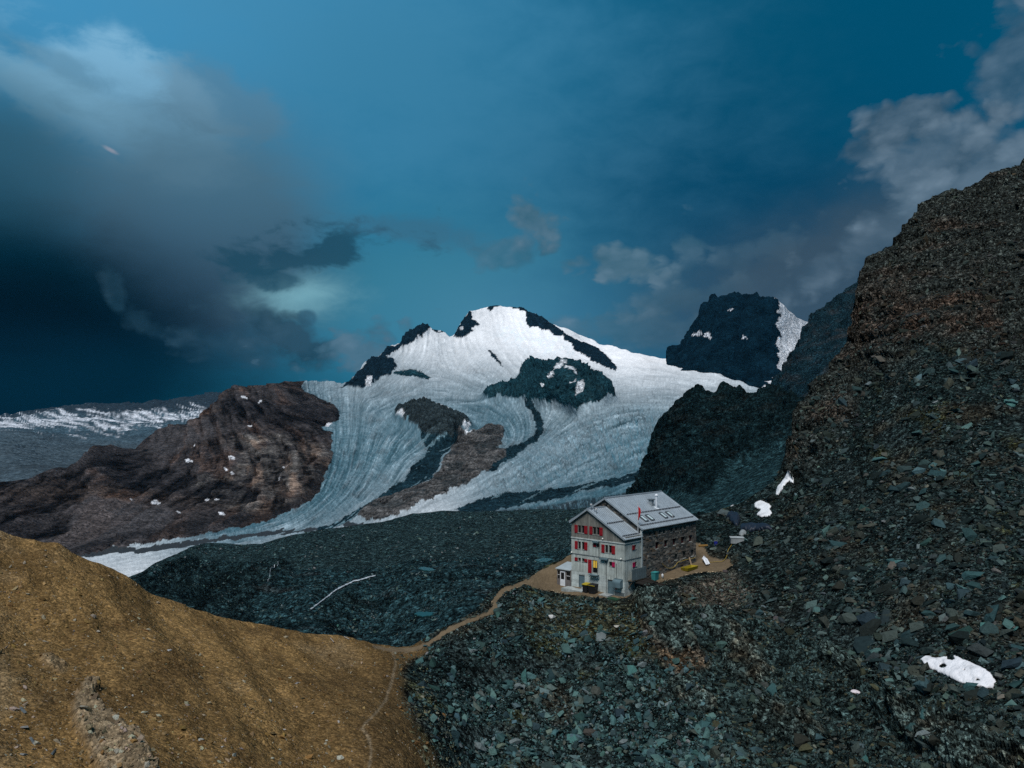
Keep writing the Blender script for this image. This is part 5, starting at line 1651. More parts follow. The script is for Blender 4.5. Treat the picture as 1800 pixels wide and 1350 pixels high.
# ------------------------------------------------------------------ building kit
class MB:
    def __init__(self):
        self.v, self.f, self.c = [], [], []

    def poly(self, pts, faces, col=(1, 1, 1)):
        o = len(self.v)
        self.v += [tuple(p) for p in pts]
        self.c += [col] * len(pts)
        self.f += [tuple(i + o for i in f) for f in faces]

    def box(self, lo, hi, col=(1, 1, 1), top=None):
        """top=(z at low x, z at high x) gives a sloping top"""
        x0, y0, z0 = lo
        x1, y1, z1 = hi
        za, zb = top if top else (z1, z1)
        self.poly([(x0, y0, z0), (x1, y0, z0), (x1, y1, z0), (x0, y1, z0), (x0, y0, za), (x1, y0, zb), (x1, y1, zb), (x0, y1, za)],
                  [(0, 3, 2, 1), (4, 5, 6, 7), (0, 1, 5, 4), (1, 2, 6, 5), (2, 3, 7, 6), (3, 0, 4, 7)], col)

    def frame_box(self, c, ex, ey, ez, col=(1, 1, 1)):
        c, ex, ey, ez = (np.array(a, float) for a in (c, ex, ey, ez))
        p = [c - ex - ey - ez, c + ex - ey - ez, c + ex + ey - ez, c - ex + ey - ez, c - ex - ey + ez, c + ex - ey + ez, c + ex + ey + ez, c - ex + ey + ez]
        self.poly(p, [(0, 3, 2, 1), (4, 5, 6, 7), (0, 1, 5, 4), (1, 2, 6, 5), (2, 3, 7, 6), (3, 0, 4, 7)], col)

    def tube(self, pts, r, n=8, col=(1, 1, 1), cap=True):
        pts = [Vector(p) for p in pts]
        rs = r if isinstance(r, (list, tuple)) else [r] * len(pts)
        o = len(self.v)
        for i, p in enumerate(pts):
            d = (pts[min(i + 1, len(pts) - 1)] - pts[max(i - 1, 0)]).normalized()
            a = d.orthogonal().normalized() if abs(d.z) > .95 else d.cross(Vector((0, 0, 1))).normalized()
            b = d.cross(a)
            for k in range(n):
                t = 2 * math.pi * k / n
                self.v.append(tuple(p + a * rs[i] * math.cos(t) + b * rs[i] * math.sin(t)))
                self.c.append(col)
        for i in range(len(pts) - 1):
            for k in range(n):
                q = o + i * n
                self.f.append((q + k, q + (k + 1) % n, q + n + (k + 1) % n, q + n + k))
        if cap:
            self.f.append(tuple(o + k for k in range(n)))
            self.f.append(tuple(o + (len(pts) - 1) * n + k for k in range(n)))

    def build(self, name, mat, parent=None, smooth=False):
        me = bpy.data.meshes.new(name)
        me.from_pydata(self.v, [], self.f)
        a = me.color_attributes.new('Col', 'FLOAT_COLOR', 'POINT')
        a.data.foreach_set('color', np.concatenate([np.array(self.c, np.float32), np.ones((len(self.c), 1), np.float32)], 1).ravel())
        bm = bmesh.new()
        bm.from_mesh(me)
        bmesh.ops.recalc_face_normals(bm, faces=bm.faces)
        bm.to_mesh(me)
        bm.free()
        if smooth:
            me.polygons.foreach_set('use_smooth', np.ones(len(me.polygons), bool))
        me.materials.append(mat)
        return link(name, me, parent)


def empty(name, loc, rz=0.0):
    o = bpy.data.objects.new(name, None)
    COL.objects.link(o)
    o.location = loc
    o.rotation_euler = (0, 0, rz)
    o.empty_display_size = .5
    return o


def col_mat(name, rough, var, scale, stretch=(1, 1, 1), bump=.2, spec=.25, metal=0.0, stain=0.0):
    """point colour times grain in the object's own space"""
    m, t, b = mat_new(name)
    a = nd(t, 'ShaderNodeAttribute')
    a.attribute_name = 'Col'
    tc = nd(t, 'ShaderNodeTexCoord')
    mp = nd(t, 'ShaderNodeMapping', Vector=E(t, tc.outputs['Object']))
    mp.inputs['Scale'].default_value = stretch
    n = noise(t, E(t, mp.outputs[0]), scale, 6, .65)
    f = n.lin(.28, .72, 1 - var, 1 + var)
    if stain:
        n2 = noise(t, E(t, tc.outputs['Object']), .7, 5, .6)
        f = f * n2.lin(.3, .7, 1 - stain, 1 + stain * .5)
    v = t.nodes.new('ShaderNodeVectorMath')
    v.operation = 'SCALE'
    t.links.new(a.outputs['Color'], v.inputs[0])
    t.links.new(f.s, v.inputs['Scale'])
    t.links.new(v.outputs[0], b.inputs['Base Color'])
    b.inputs['Roughness'].default_value = rough
    b.inputs['Specular IOR Level'].default_value = spec
    b.inputs['Metallic'].default_value = metal
    bp = nd(t, 'ShaderNodeBump', Strength=bump, Height=n)
    bp.inputs['Distance'].default_value = .03
    t.links.new(bp.outputs[0], b.inputs['Normal'])
    return m


HM = dict(board=col_mat('weathered_board', .85, .32, 2.2, (5, 5, .35), .3, stain=.35),
          conc=col_mat('cast_concrete', .9, .22, 1.6, (1, 1, 1), .2, stain=.3),
          stone=col_mat('wall_stone', .95, .35, 4.0, (1, 1, 1.6), .6),
          roof=col_mat('roof_sheet', .42, .10, .8, (1, 1, 1), .03, .5, .35, stain=.10),
          paint=col_mat('old_paint', .7, .15, 2.5, (1, 1, 1), .1),
          metal=col_mat('painted_metal', .55, .18, 2.0, (1, 1, 1), .05, .4, stain=.2),
          steel=col_mat('bright_steel', .3, .1, 2.0, (1, 1, 1), 0, .5, .8),
          dark=col_mat('dark_gap', .95, .2, 2.0),
          cloth=col_mat('cloth', .9, .15, 3.0, (1, 1, 1), .3))
mg, tg_, bg_ = mat_new('window_glass')
bg_.inputs['Base Color'].default_value = (0.008, 0.010, 0.012, 1)
bg_.inputs['Roughness'].default_value = .12
HM['glass'] = mg
ml, tl_, bl_ = mat_new('lit_curtain')
bl_.inputs['Base Color'].default_value = (.4, .28, .05, 1)
bl_.inputs['Emission Color'].default_value = (1.0, .62, .07, 1)
bl_.inputs['Emission Strength'].default_value = .13
HM['lit'] = ml
msk, tsk, bsk = mat_new('skylight_glass')
bsk.inputs['Base Color'].default_value = (.45, .55, .56, 1)
bsk.inputs['Roughness'].default_value = .12
HM['sky'] = msk

RED = (.235, .008, .014)
GREY = (.38, .42, .39)
CONC = (.43, .48, .46)
TIMB = (.165, .165, .145)
BLUG = (.095, .150, .170)
rs = random.Random(5)


def jit(c, a=.2):
    k = 1 + rs.uniform(-a, a)
    return tuple(x * k for x in c)


RX, RZA, RZM = 3.02, 11.50, 12.73       # ridge position, annex ridge, main ridge
hut = empty('mountain_hut', (HUT_O[0], HUT_O[1], 0), math.atan2(HUT_U[1], HUT_U[0]))
tag(hut, 'grey timber and stone mountain hut with red shutters on the ridge', 'hut')


def za(x):      # underside of the annex roof
    return RZA - (.577 * (x - RX) if x > RX else .66 * (RX - x)) - .13


def zm(x):      # underside of the main roof
    return RZM - .585 * abs(x - RX) - .14


def strips(lo, hi, ops, w):
    xs = [lo]
    while xs[-1] + w * .6 < hi:
        xs.append(xs[-1] + w)
    xs[-1] = hi
    for o in ops:
        for e in (o[0], o[1]):
            j = min(range(len(xs)), key=lambda i: abs(xs[i] - e))
            if 0 < j < len(xs) - 1 and abs(xs[j] - e) < w * .5:
                xs[j] = e
            else:
                xs.append(e)
                xs.sort()
    return sorted(set(xs))


def gaps(z0, z1, xm, ops):
    segs = [(z0, z1)]
    for o in ops:
        if o[0] - 1e-4 < xm < o[1] + 1e-4:
            new = []
            for a, b in segs:
                if o[2] > a: new.append((a, min(b, o[2])))
                if o[3] < b: new.append((max(a, o[3]), b))
            segs = [s for s in new if s[1] - s[0] > .02]
    return segs


def boards(mb, plane, lo, hi, z0, z1, ops, col, w=.2, th=.22, topf=None):
    """upright boards; plane('front'|'side')"""
    xs = strips(lo, hi, ops, w)
    for a, b in zip(xs, xs[1:]):
        c = jit(col, .16)
        d = rs.uniform(0, .018)
        for s0, s1 in gaps(z0, z1, (a + b) / 2, ops):
            top = None
            if topf and s1 >= z1 - 1e-6:
                ta, tb = topf(a), topf(b)
                if max(ta, tb) < s0 + .02: continue
                top = (max(ta, s0 + .01), max(tb, s0 + .01))
            g = .006
            if plane == 'front':
                mb.box((a + g, -d, s0), (b - g, th, s1), c, top)
            else:
                mb.box((HW - th, a + g, s0), (HW + d, b - g, s1), c)


F3 = [(1.18, 1.70, 7.98, 9.06), (1.84, 2.34, 7.98, 9.06), (3.84, 4.38, 7.98, 9.06), (4.50, 5.02, 7.98, 9.06)]
F2 = [(1.22, 1.70, 5.66, 6.74), (1.88, 2.36, 5.66, 6.74), (4.50, 5.02, 6.26, 6.74), (5.96, 6.46, 5.66, 6.74), (6.60, 7.10, 5.66, 6.74)]
F1 = [(1.24, 1.70, 3.92, 4.40), (1.92, 2.38, 3.92, 4.40), (3.72, 4.66, 2.52, 4.38), (6.64, 7.16, 3.86, 4.48)]
F0 = [(1.32, 2.42, 0.06, 2.10), (6.38, 7.48, 0.0, 1.95)]
S2 = [(2.34, 2.82, 6.20, 6.78)]
S1 = [(2.48, 2.96, 3.78, 4.40)]

mb = MB(); boards(mb, 'front', 0, HW, 7.30, 12, F3, TIMB, .21, topf=za); boards(mb, 'side', .222, 4.2, 7.30, 8.05, [], TIMB, .21)
mb.build('timber_gable', HM['board'], hut)
mb = MB(); boards(mb, 'front', 0, HW, 4.96, 7.12, F2, GREY, .2); boards(mb, 'side', .222, 4.2, 4.96, 7.12, S2, GREY, .2)
mb.build('timber_cladding', HM['board'], hut)
mb = MB(); boards(mb, 'front', 0, 6.2, 2.42, 4.84, F1, GREY, .2); boards(mb, 'front', 6.2, HW, 1.98, 4.84, F1, jit(GREY, .05), .2); boards(mb, 'side', .222, 4.2, 1.98, 4.84, S1, GREY, .2)
mb.build('timber_cladding', HM['board'], hut)
# cast courses of the base
mb = MB()
z = -2.4
while z < 2.40:
    zt = min(z + .40, 2.40)
    xs = strips(0, HW, F0, 1.6)
    for a, b in zip(xs, xs[1:]):
        for s0, s1 in gaps(z, zt - .012, (a + b) / 2, F0):
            if (a + b) / 2 > 6.2 and s0 > 1.9: continue
            if (a + b) / 2 > 6.2: s1 = min(s1, 1.96)
            if s1 - s0 > .01:
                mb.box((a, -.02 - rs.uniform(0, .008), s0), (b, .22, s1), jit(CONC, .10))
    if z < 1.9:
        mb.box((HW - .22, .222, z), (HW + .01, 4.2, min(zt, 1.96) - .012), jit(CONC, .1))
    z += .40
mb.build('concrete_base', HM['conc'], hut)
mb = MB()
mb.box((-.02, -.09, 7.13), (HW + .09, .2, 7.29), (.44, .48, .46)); mb.box((HW - .2, .202, 7.13), (HW + .09, 4.0, 7.29), (.44, .48, .46))
mb.build('string_course', HM['conc'], hut)
mb = MB()
mb.box((-.02, -.05, 4.85), (HW + .05, .2, 4.95), (.12, .14, .14)); mb.box((HW - .2, .202, 4.85), (HW + .05, 4.0, 4.95), (.12, .14, .14))
mb.build('string_course', HM['conc'], hut)
# plain rear walls of the annex and the pale corner strip
mb = MB()
mb.box((0, .222, -2.4), (.22, 4.2, za(0) - .05), GREY)
mb.build('rear_wall', HM['conc'], hut)
mb = MB()
mb.box((HW - .1, 4.0, 1.0), (HW + .12, 4.42, 8.75), (.46, .50, .49))
mb.build('corner_pilaster', HM['conc'], hut)
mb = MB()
mb.box((.3, .3, -1), (HW - .3, 4.1, 7.9), (.01, .011, .012))  # near-black box: painted darkness of the unlit rooms behind the windows
mb.build('dark_interior', HM['dark'], hut)


def window(x0, x1, z0, z1, plane='front', fc=(.17, .165, .15), depth=.10, parts=True, lit=False, xw=HW, y=0.0):
    def put(mb, a0, a1, b0, b1, d0, d1, c):
        if plane == 'front':
            mb.box((a0, y + d0, b0), (a1, y + d1, b1), c)
        else:
            mb.box((xw - d1, a0, b0), (xw - d0, a1, b1), c)
    w = empty('window', (0, 0, 0))
    w.parent = hut
    m = MB()
    t = .055
    for a in ((x0, x0 + t, z0, z1), (x1 - t, x1, z0, z1), (x0 + t, x1 - t, z0, z0 + t), (x0 + t, x1 - t, z1 - t, z1)):
        put(m, *a, depth, depth + .07, fc)
    m.build('frame', HM['paint'], w)
    m = MB()
    put(m, x0 + t, x1 - t, z0 + t, z1 - t, depth + .03, depth + .05, (0, 0, 0))
    m.build('pane', HM['glass'], w)
    m = MB()
    put(m, x0 - .04, x1 + .04, z0 - .06, z0, -.06, depth, (.30, .32, .30))
    m.build('sill', HM['conc'], w)
    return w


def shutter(x0, x1, z0, z1, plane='front', c=RED, xw=HW):
    m = MB()
    n = max(2, int((x1 - x0) / .13))
    for i in range(n):
        a, b = x0 + (x1 - x0) * i / n, x0 + (x1 - x0) * (i + 1) / n
        cc = jit(c, .12)
        if plane == 'front':
            m.box((a + .004, -.075, z0), (b - .004, -.04, z1), cc)
        else:
            m.box((xw + .04, a + .004, z0), (xw + .075, b - .004, z1), cc)
    for zz in (z0 + .12 * (z1 - z0), z1 - .2 * (z1 - z0)):
        if plane == 'front':
            m.box((x0 + .03, -.095, zz), (x1 - .03, -.076, zz + .07), jit(c, .1))
        else:
            m.box((xw + .076, x0 + .03, zz), (xw + .095, x1 - .03, zz + .07), jit(c, .1))
    return m.build('shutter', HM['paint'], hut)


for o in F3 + F2 + F1[:2] + F1[3:]:
    window(*o)
for o in S2 + S1:
    window(*o, plane='side')
for a in ((.60, 1.16, 7.95, 9.08), (2.36, 2.92, 7.95, 9.08), (3.27, 3.82, 7.95, 9.09), (5.04, 5.58, 7.95, 9.08),
          (.64, 1.18, 5.62, 6.75), (2.38, 2.92, 5.62, 6.75), (3.92, 4.46, 6.25, 6.75), (5.36, 5.92, 5.60, 6.74), (7.12, 7.69, 5.58, 6.74),
          (.62, 1.19, 3.90, 4.40), (2.40, 2.93, 3.89, 4.37), (3.02, 3.66, 2.49, 4.37)):
    shutter(*a)
shutter(7.18, 7.66, 3.80, 4.49, c=(.33, .006, .060))
shutter(1.76, 2.34, 6.11, 6.76, 'side')
shutter(1.86, 2.47, 3.70, 4.37, 'side', (.33, .006, .060))
# glazed door with a lit room behind
w = empty('glazed_door', (0, 0, 0)); w.parent = hut
m = MB()
for a in ((3.72, 3.79), (4.59, 4.66)):
    m.box((a[0], .06, 2.52), (a[1], .14, 4.38), (.25, .27, .26))
m.box((3.79, .06, 4.31), (4.59, .14, 4.38), (.25, .27, .26)); m.box((3.79, .06, 2.52), (4.59, .14, 2.60), (.25, .27, .26))
m.build('frame', HM['paint'], w)
m = MB(); m.box((3.79, .16, 2.60), (4.59, .18, 4.31)); m.build('pane', HM['glass'], w)
for a, b in ((3.86, 4.10), (4.16, 4.20), (4.30, 4.46)):
    m = MB(); m.box((a, .10, 3.30), (b, .155, 4.30)); m.build('lit_curtain', HM['lit'], w)
m = MB()
m.box((3.52, -.62, 2.30), (4.90, -.02, 2.38), BLUG)
for x in (3.55, 4.2, 4.85):
    m.frame_box((x, -.3, 2.12), (.03, 0, 0), (0, .28, .16), (0, -.02, .03), BLUG)
m.build('balcony_ledge', HM['metal'], hut)
# doors of the base
for i, (x0, x1, z0, z1) in enumerate(F0):
    d = empty('door', (0, 0, 0)); d.parent = hut
    m = MB()
    m.box((x0 + .06, .09, z0), (x1 - .06, .14, z1 - .12), BLUG)
    for k in range(1, 5):
        xx = x0 + .06 + (x1 - x0 - .12) * k / 5
        m.box((xx - .012, .08, z0 + .05), (xx + .012, .092, z1 - .15), jit(BLUG, .2))
    m.build('leaf', HM['metal'], d)
    m = MB()
    m.box((x0, .05, z0), (x0 + .06, .16, z1), (.07, .09, .10)); m.box((x1 - .06, .05, z0), (x1, .16, z1), (.07, .09, .10))
    m.box((x0 + .06, .05, z1 - .12), (x1 - .06, .16, z1), (.05, .045, .04))
    m.build('frame', HM['metal'], d)
    m = MB(); m.tube([(x1 - .2, .07, z0 + 1.0), (x1 - .2, .02, z0 + 1.0), (x1 - .32, .02, z0 + 1.0)], .018, 6, (.4, .4, .4)); m.build('handle', HM['steel'], d)
# small fittings on the front
for x0, x1, z in ((3.95, 5.05, 7.02), (5.25, 6.60, 4.78)):
    m = MB(); m.box((x0, -.40, z), (x1, -.091 if z > 6 else -.052, z + .10), BLUG); m.box((x0, -.40, z - .12), (x1, -.36, z), BLUG)
    m.build('lamp_canopy', HM['metal'], hut)
for p in ((5.62, -.12, 7.55), (8.72, -.14, 5.08), (.12, -.14, 5.05)):
    m = MB(); m.tube([(p[0], p[1] + .12, p[2]), (p[0], p[1], p[2]), (p[0], p[1] - .08, p[2])], [.05, .12, .07], 8, (.75, .75, .68)); m.build('wall_lamp', HM['paint'], hut)
m = MB()
for k in range(7):
    t = math.pi * k / 6
m2 = []
n = 9
prof = [(0, 1.15), (-.62, 1.15)] + [(-.62 + .42 * (1 - math.cos(a)), 1.75 + .45 * math.sin(a)) for a in [math.pi / 2 * i / n for i in range(n + 1)]] + [(0, 2.20)]
pts = [(7.62, -.03 + p[0], p[1]) for p in prof] + [(8.92, -.03 + p[0], p[1]) for p in prof]
k = len(prof)
m.poly(pts, [tuple(range(k)), tuple(range(2 * k - 1, k - 1, -1))] + [(i, i + k, (i + 1) % k + k, (i + 1) % k) for i in range(k)], BLUG)
m.box((7.56, -.05, 1.05), (8.98, -.02, 2.3), jit(BLUG, .2))
m.build('ventilation_hood', HM['metal'], hut)
for pts in ([(6.22, -.08, 4.42), (6.22, -.08, .05)], [(7.90, -.08, 4.40), (7.90, -.08, 2.35)], [(5.45, -.10, 4.55), (6.22, -.08, 4.46)], [(4.72, -.09, 4.1), (4.72, -.09, 2.1)], [(4.95, -.07, 7.1), (4.95, -.07, 2.0)]):
    m = MB(); m.tube(pts, .032, 6, (.05, .055, .055)); m.build('wall_pipe', HM['metal'], hut)
m = MB(); m.box((4.72, -.18, 1.85), (5.02, -.03, 2.15), BLUG); m.build('meter_box', HM['metal'], hut)
m = MB(); m.box((2.55, -.14, .02), (3.5, -.03, .42), (.05, .09, .12)); m.build('cable_box', HM['metal'], hut)
m = MB(); m.box((7.72, -.09, .75), (7.95, -.03, 1.0), (.4, .12, .12)); m.build('notice_plate', HM['paint'], hut)
m = MB(); m.box((7.6, -.06, -.2), (9.2, -.025, .45), (.10, .125, .13)); m.build('damp_patch_plate', HM['conc'], hut)  # thin plate that stands for the dark damp patch on the base

# ---- roofs: sheets with upstanding seams
ROOFC = (.44, .50, .54)


def roof_slope(name, x0, z0, x1, z1, y0, y1, seam=.42, th=.10, col=ROOFC):
    """slope from (x0,z0) at the ridge to (x1,z1) at the eave, along y"""
    m = MB()
    d = Vector((x1 - x0, 0, z1 - z0)); L = d.length; d.normalize()
    nrm = Vector((-d.z, 0, d.x)) * (1 if d.x > 0 else -1)
    if nrm.z < 0: nrm = -nrm
    n = int((y1 - y0) / seam)
    s = (y1 - y0) / n
    mid = Vector(((x0 + x1) / 2, 0, (z0 + z1) / 2))
    for i in range(n):
        yc = y0 + s * (i + .5)
        m.frame_box(mid + Vector((0, yc, 0)) - nrm * th * .5, d * L / 2, (0, s / 2, 0), nrm * th / 2, jit(col, .035))
        ys = y0 + s * (i + 1) - .02
        if i < n - 1:
            m.frame_box(mid + Vector((0, ys, 0)) + nrm * .026, d * (L / 2 - .01), (0, .04, 0), nrm * .028, jit((.26, .30, .33), .05))
    o = m.build(name, HM['roof'], hut)
    for yy in (y0, y1):
        e = MB()
        e.frame_box(mid + Vector((0, yy + (-.04 if yy == y0 else .04), 0)) - nrm * .03, d * (L / 2 + .02), (0, .045, 0), nrm * .12, (.34, .39, .42))
        e.build('verge_trim', HM['roof'], o)
    e = MB()
    ev = Vector((x1, (y0 + y1) / 2, z1)) + d * .05 - nrm * .06
    e.frame_box(ev, d * .06, (0, (y1 - y0) / 2, 0), nrm * .07, (.30, .35, .38))
    e.build('gutter', HM['roof'], o)
    return d, nrm, o


d_m, n_m, roof_main = roof_slope('roof_slope', RX, RZM, 9.62, RZM - .59 * 6.60, 3.95, 19.15)
roof_slope('roof_slope', RX - .01, RZM, -3.55, RZM - .59 * 6.58, 3.95, 19.15)
d_a, n_a, roof_annex = roof_slope('roof_slope', RX, RZA, 9.42, RZA - .577 * 6.4, -.22, 4.12)
roof_slope('roof_slope', RX - .01, RZA, -.18, RZA - .66 * 3.2, -.22, 4.12)
m = MB(); m.tube([(RX, 3.85, RZM + .03), (RX, 19.25, RZM + .03)], .13, 8, (.28, .32, .35)); m.build('ridge_cap', HM['roof'], hut)
m = MB(); m.tube([(RX, -.3, RZA + .03), (RX, 4.05, RZA + .03)], .12, 8, (.28, .32, .35)); m.build('ridge_cap', HM['roof'], hut)


def on_roof(x, y, h=0.0, main=True):
    z = (RZM - .59 * (x - RX)) if main else (RZA - .577 * (x - RX))
    nn = n_m if main else n_a
    return Vector((x, y, z)) + nn * h


def guard(x, y0, y1, main=True):
    m = MB()
    y = y0
    while y < y1:
        p = on_roof(x, y, .10, main)
        m.frame_box(p, (d_m if main else d_a) * .05, (0, .05, 0), (n_m if main else n_a) * .11, (.045, .045, .055))
        y += .42
    m.tube([on_roof(x, y0 - .15, .15, main), on_roof(x, y1, .15, main)], .035, 6, (.08, .085, .10))
    m.build('snow_guard', HM['metal'], hut)


guard(6.68, 4.3, 18.9); guard(8.98, 4.3, 18.9); guard(6.25, .1, 4.0, False); guard(8.85, .1, 4.0, False)
for y in (6.75, 8.37, 12.02, 13.84):
    s_ = empty('skylight', (0, 0, 0)); s_.parent = hut
    m = MB()
    c = on_roof(7.85, y, .08)
    for dd in (-.62, .62):
        m.frame_box(c + d_m * dd, d_m * .07, (0, .42, 0), n_m * .10, (.055, .065, .075))
    for dd in (-.36, .36):
        m.frame_box(c + Vector((0, dd, 0)), d_m * .55, (0, .07, 0), n_m * .10, (.055, .065, .075))
    m.build('frame', HM['metal'], s_)
    m = MB(); m.frame_box(c + n_m * .04, d_m * .55, (0, .29, 0), n_m * .02); m.build('pane', HM['sky'], s_)
m = MB()
b = on_roof(6.25, 12.7)
m.tube([b - Vector((0, 0, .2)), b + Vector((0, 0, 1.9))], .17, 12, (.62, .66, .70)); m.tube([b + Vector((0, 0, 1.92)), b + Vector((0, 0, 2.02)), b + Vector((0, 0, 2.16))], [.26, .24, .05], 12, (.7, .72, .75))
m.frame_box(b + n_m * .05, d_m * .34, (0, .34, 0), n_m * .05, (.55, .6, .63))
m.build('steel_chimney', HM['paint'], hut)
m = MB()
b = on_roof(5.45, 12.5)
m.box((b.x - .28, b.y - .3, b.z - .3), (b.x + .28, b.y + .3, b.z + .75), (.30, .34, .36)); m.box((b.x - .42, b.y - .45, b.z + .78), (b.x + .42, b.y + .45, b.z + .88), (.10, .12, .13))
m.build('roof_vent', HM['metal'], hut)
m = MB(); b = on_roof(8.55, 13.55); m.tube([b - Vector((0, 0, .1)), b + Vector((0, 0, .45))], .07, 8, (.3, .3, .3)); m.build('vent_stub', HM['metal'], hut)
m = MB()
for k, (x, y, h) in enumerate(((3.3, .35, .8), (3.75, .55, .55), (4.1, .5, .7))):
    b = on_roof(x, y, 0, False)
    m.tube([b, b + Vector((0, 0, h))], .035, 6, (.12, .13, .14)); m.frame_box(b + Vector((0, 0, h)), (.16, 0, 0), (0, .06, 0), (0, 0, .1), (.5, .5, .5) if k != 1 else (.10, .11, .12))
m.build('weather_station', HM['metal'], hut)

# ---- stone main block
T8 = [(y0, y0 + .62, 7.62, 8.22) for y0 in (5.78, 7.0, 8.37, 9.56, 11.58, 12.82, 14.26, 15.38)]
M5 = [(y0, y0 + .92, 5.58, 6.60) for y0 in (7.52, 9.86, 12.22, 14.62, 16.88)]
L3 = [(y0, y0 + .92, 3.30, 4.28) for y0 in (12.68, 15.08, 17.4)]
OPS = T8 + M5 + L3
XS = HW + .10


def stone_col():
    q = rs.random()
    b = (.082, .074, .064) if q < .5 else ((.048, .050, .048) if q < .75 else ((.15, .138, .118) if q < .93 else (.10, .072, .05)))
    return jit(tuple(1.35 * v for v in b), .3)


def masonry(mb, face, lo, hi, z0, topf, ops, ch=.26):
    z = z0
    while True:
        h = ch * rs.uniform(.7, 1.35)
        if z > topf(None): break
        x = lo - rs.uniform(0, .4)
        cuts = sorted(set([lo, hi] + [e for o in ops if o[3] > z and o[2] < z + h for e in (o[0], o[1])]))
        for a0, b0 in zip(cuts, cuts[1:]):
            x = a0
            while x < b0 - .01:
                wd = rs.uniform(.28, .95)
                xe = min(x + wd, b0)
                if b0 - xe < .18: xe = b0
                for s0, s1 in gaps(z, z + h, (x + xe) / 2, ops):
                    d = rs.uniform(.0, .085)
                    g = .016
                    tp = topf((x + xe) / 2)
                    s1 = min(s1 - g, tp)
                    if s1 - s0 > .05:
                        c = stone_col()
                        k = rs.uniform(-.02, .02)
                        if face == 'side':
                            mb.frame_box((XS - .2 + d, (x + xe) / 2, (s0 + s1) / 2), (.2, 0, 0), (0, (xe - x) / 2 - g, k), (0, rs.uniform(-.03, .03), (s1 - s0) / 2), c)
                        else:
                            mb.frame_box(((x + xe) / 2, 4.25 + .2 - d, (s0 + s1) / 2), ((xe - x) / 2 - g, 0, k), (0, .2, 0), (rs.uniform(-.03, .03), 0, (s1 - s0) / 2), c)
                x = xe
        z += h


mb = MB()
masonry(mb, 'side', 4.3, 19.0, .2, lambda x: 8.92, OPS)
o = mb.build('stone_wall', HM['stone'], hut); o['kind'] = 'stuff'
mb = MB()
GW = [(2.72, 3.32, 10.95, 11.75)]
masonry(mb, 'front', -3.15, 9.1, 6.6, lambda x: 12.5 if x is None else zm(x) - .02, GW)
o = mb.build('stone_gable', HM['stone'], hut); o['kind'] = 'stuff'
mb = MB()     # mortar core behind the stones, rear and far walls
mo = (.085, .08, .07)
def gable(mb, y0, y1, col, z0=-.5, x0=-3.1, x1=9.2):
    p = [(x0, z0), (x1, z0), (x1, zm(x1)), (RX, zm(RX)), (x0, zm(x0))]
    pts = [(x, y0, z) for x, z in p] + [(x, y1, z) for x, z in p]
    mb.poly(pts, [(0, 1, 2, 3, 4), (9, 8, 7, 6, 5)] + [(i, (i + 1) % 5, (i + 1) % 5 + 5, i + 5) for i in range(5)], col)
gable(mb, 4.42, 4.6, mo)
gable(mb, 18.7, 19.0, mo, x1=9.15)
mb.box((XS - .38, 4.6, .2), (XS - .22, 18.69, 8.95), mo)
mb.box((-3.15, 4.61, -.5), (-2.9, 18.69, 8.6), mo)
mb.build('mortar_core', HM['conc'], hut)
for o in T8:
    window(*o, plane='side', xw=XS, depth=.24, fc=(.05, .04, .035))
for o in M5:
    window(*o, plane='side', xw=XS, depth=.26, fc=(.06, .015, .015))
for o in M5:
    m = MB()
    for i in range(5):
        a, b = o[0] + .07 + (o[1] - o[0] - .14) * i / 5, o[0] + .07 + (o[1] - o[0] - .14) * (i + 1) / 5
        m.box((XS - .235, a + .004, o[2] + .02), (XS - .20, b - .004, o[3] - .04), jit((.080, .006, .009), .15))
    m.build('closed_shutter', HM['paint'], hut)
for o in L3:
    window(*o, plane='side', xw=XS, depth=.26, fc=(.05, .02, .02))
    m = MB(); m.box((XS - .235, o[0] + .07, o[2] + .04), (XS - .20, o[0] + .30, o[3] - .04), (.09, .012, .014)); m.build('half_shutter', HM['paint'], hut)
for o in M5 + T8[:]:
    m = MB(); m.box((XS - .1, o[0] - .15, o[3]), (XS + .07, o[1] + .15, o[3] + .13), jit((.13, .125, .11), .15)); m.build('lintel', HM['stone'], hut)
m = MB(); m.box((2.74, 4.30, 10.97), (3.30, 4.34, 11.73), (.012, .012, .012)); m.build('gable_hatch', HM['dark'], hut)
m = MB(); m.tube([(9.62, 3.82, 8.6), (9.48, 3.82, 8.2), (9.48, 3.82, 2.2)], .06, 8, (.30, .36, .37)); m.build('downpipe', HM['metal'], hut)
# parapet of the side platform
m = MB()
for i in range(16):
    y0 = .72 + i * .218
    m.box((9.92, y0, 2.12), (9.98 + .02 * (i % 2), y0 + .214, 3.66), jit((.10, .135, .145), .06))
m.build('parapet_panel', HM['metal'], hut)
m = MB(); m.box((HW + .02, .74, 1.98), (9.98, 4.2, 2.10), (.09, .075, .055))
for y in (.9, 2.4, 4.0):
    m.frame_box((9.6, y, 1.5), (.3, 0, .45), (0, .06, 0), (-.05, 0, .05), (.07, .06, .045))
m.build('platform_deck', HM['board'], hut)

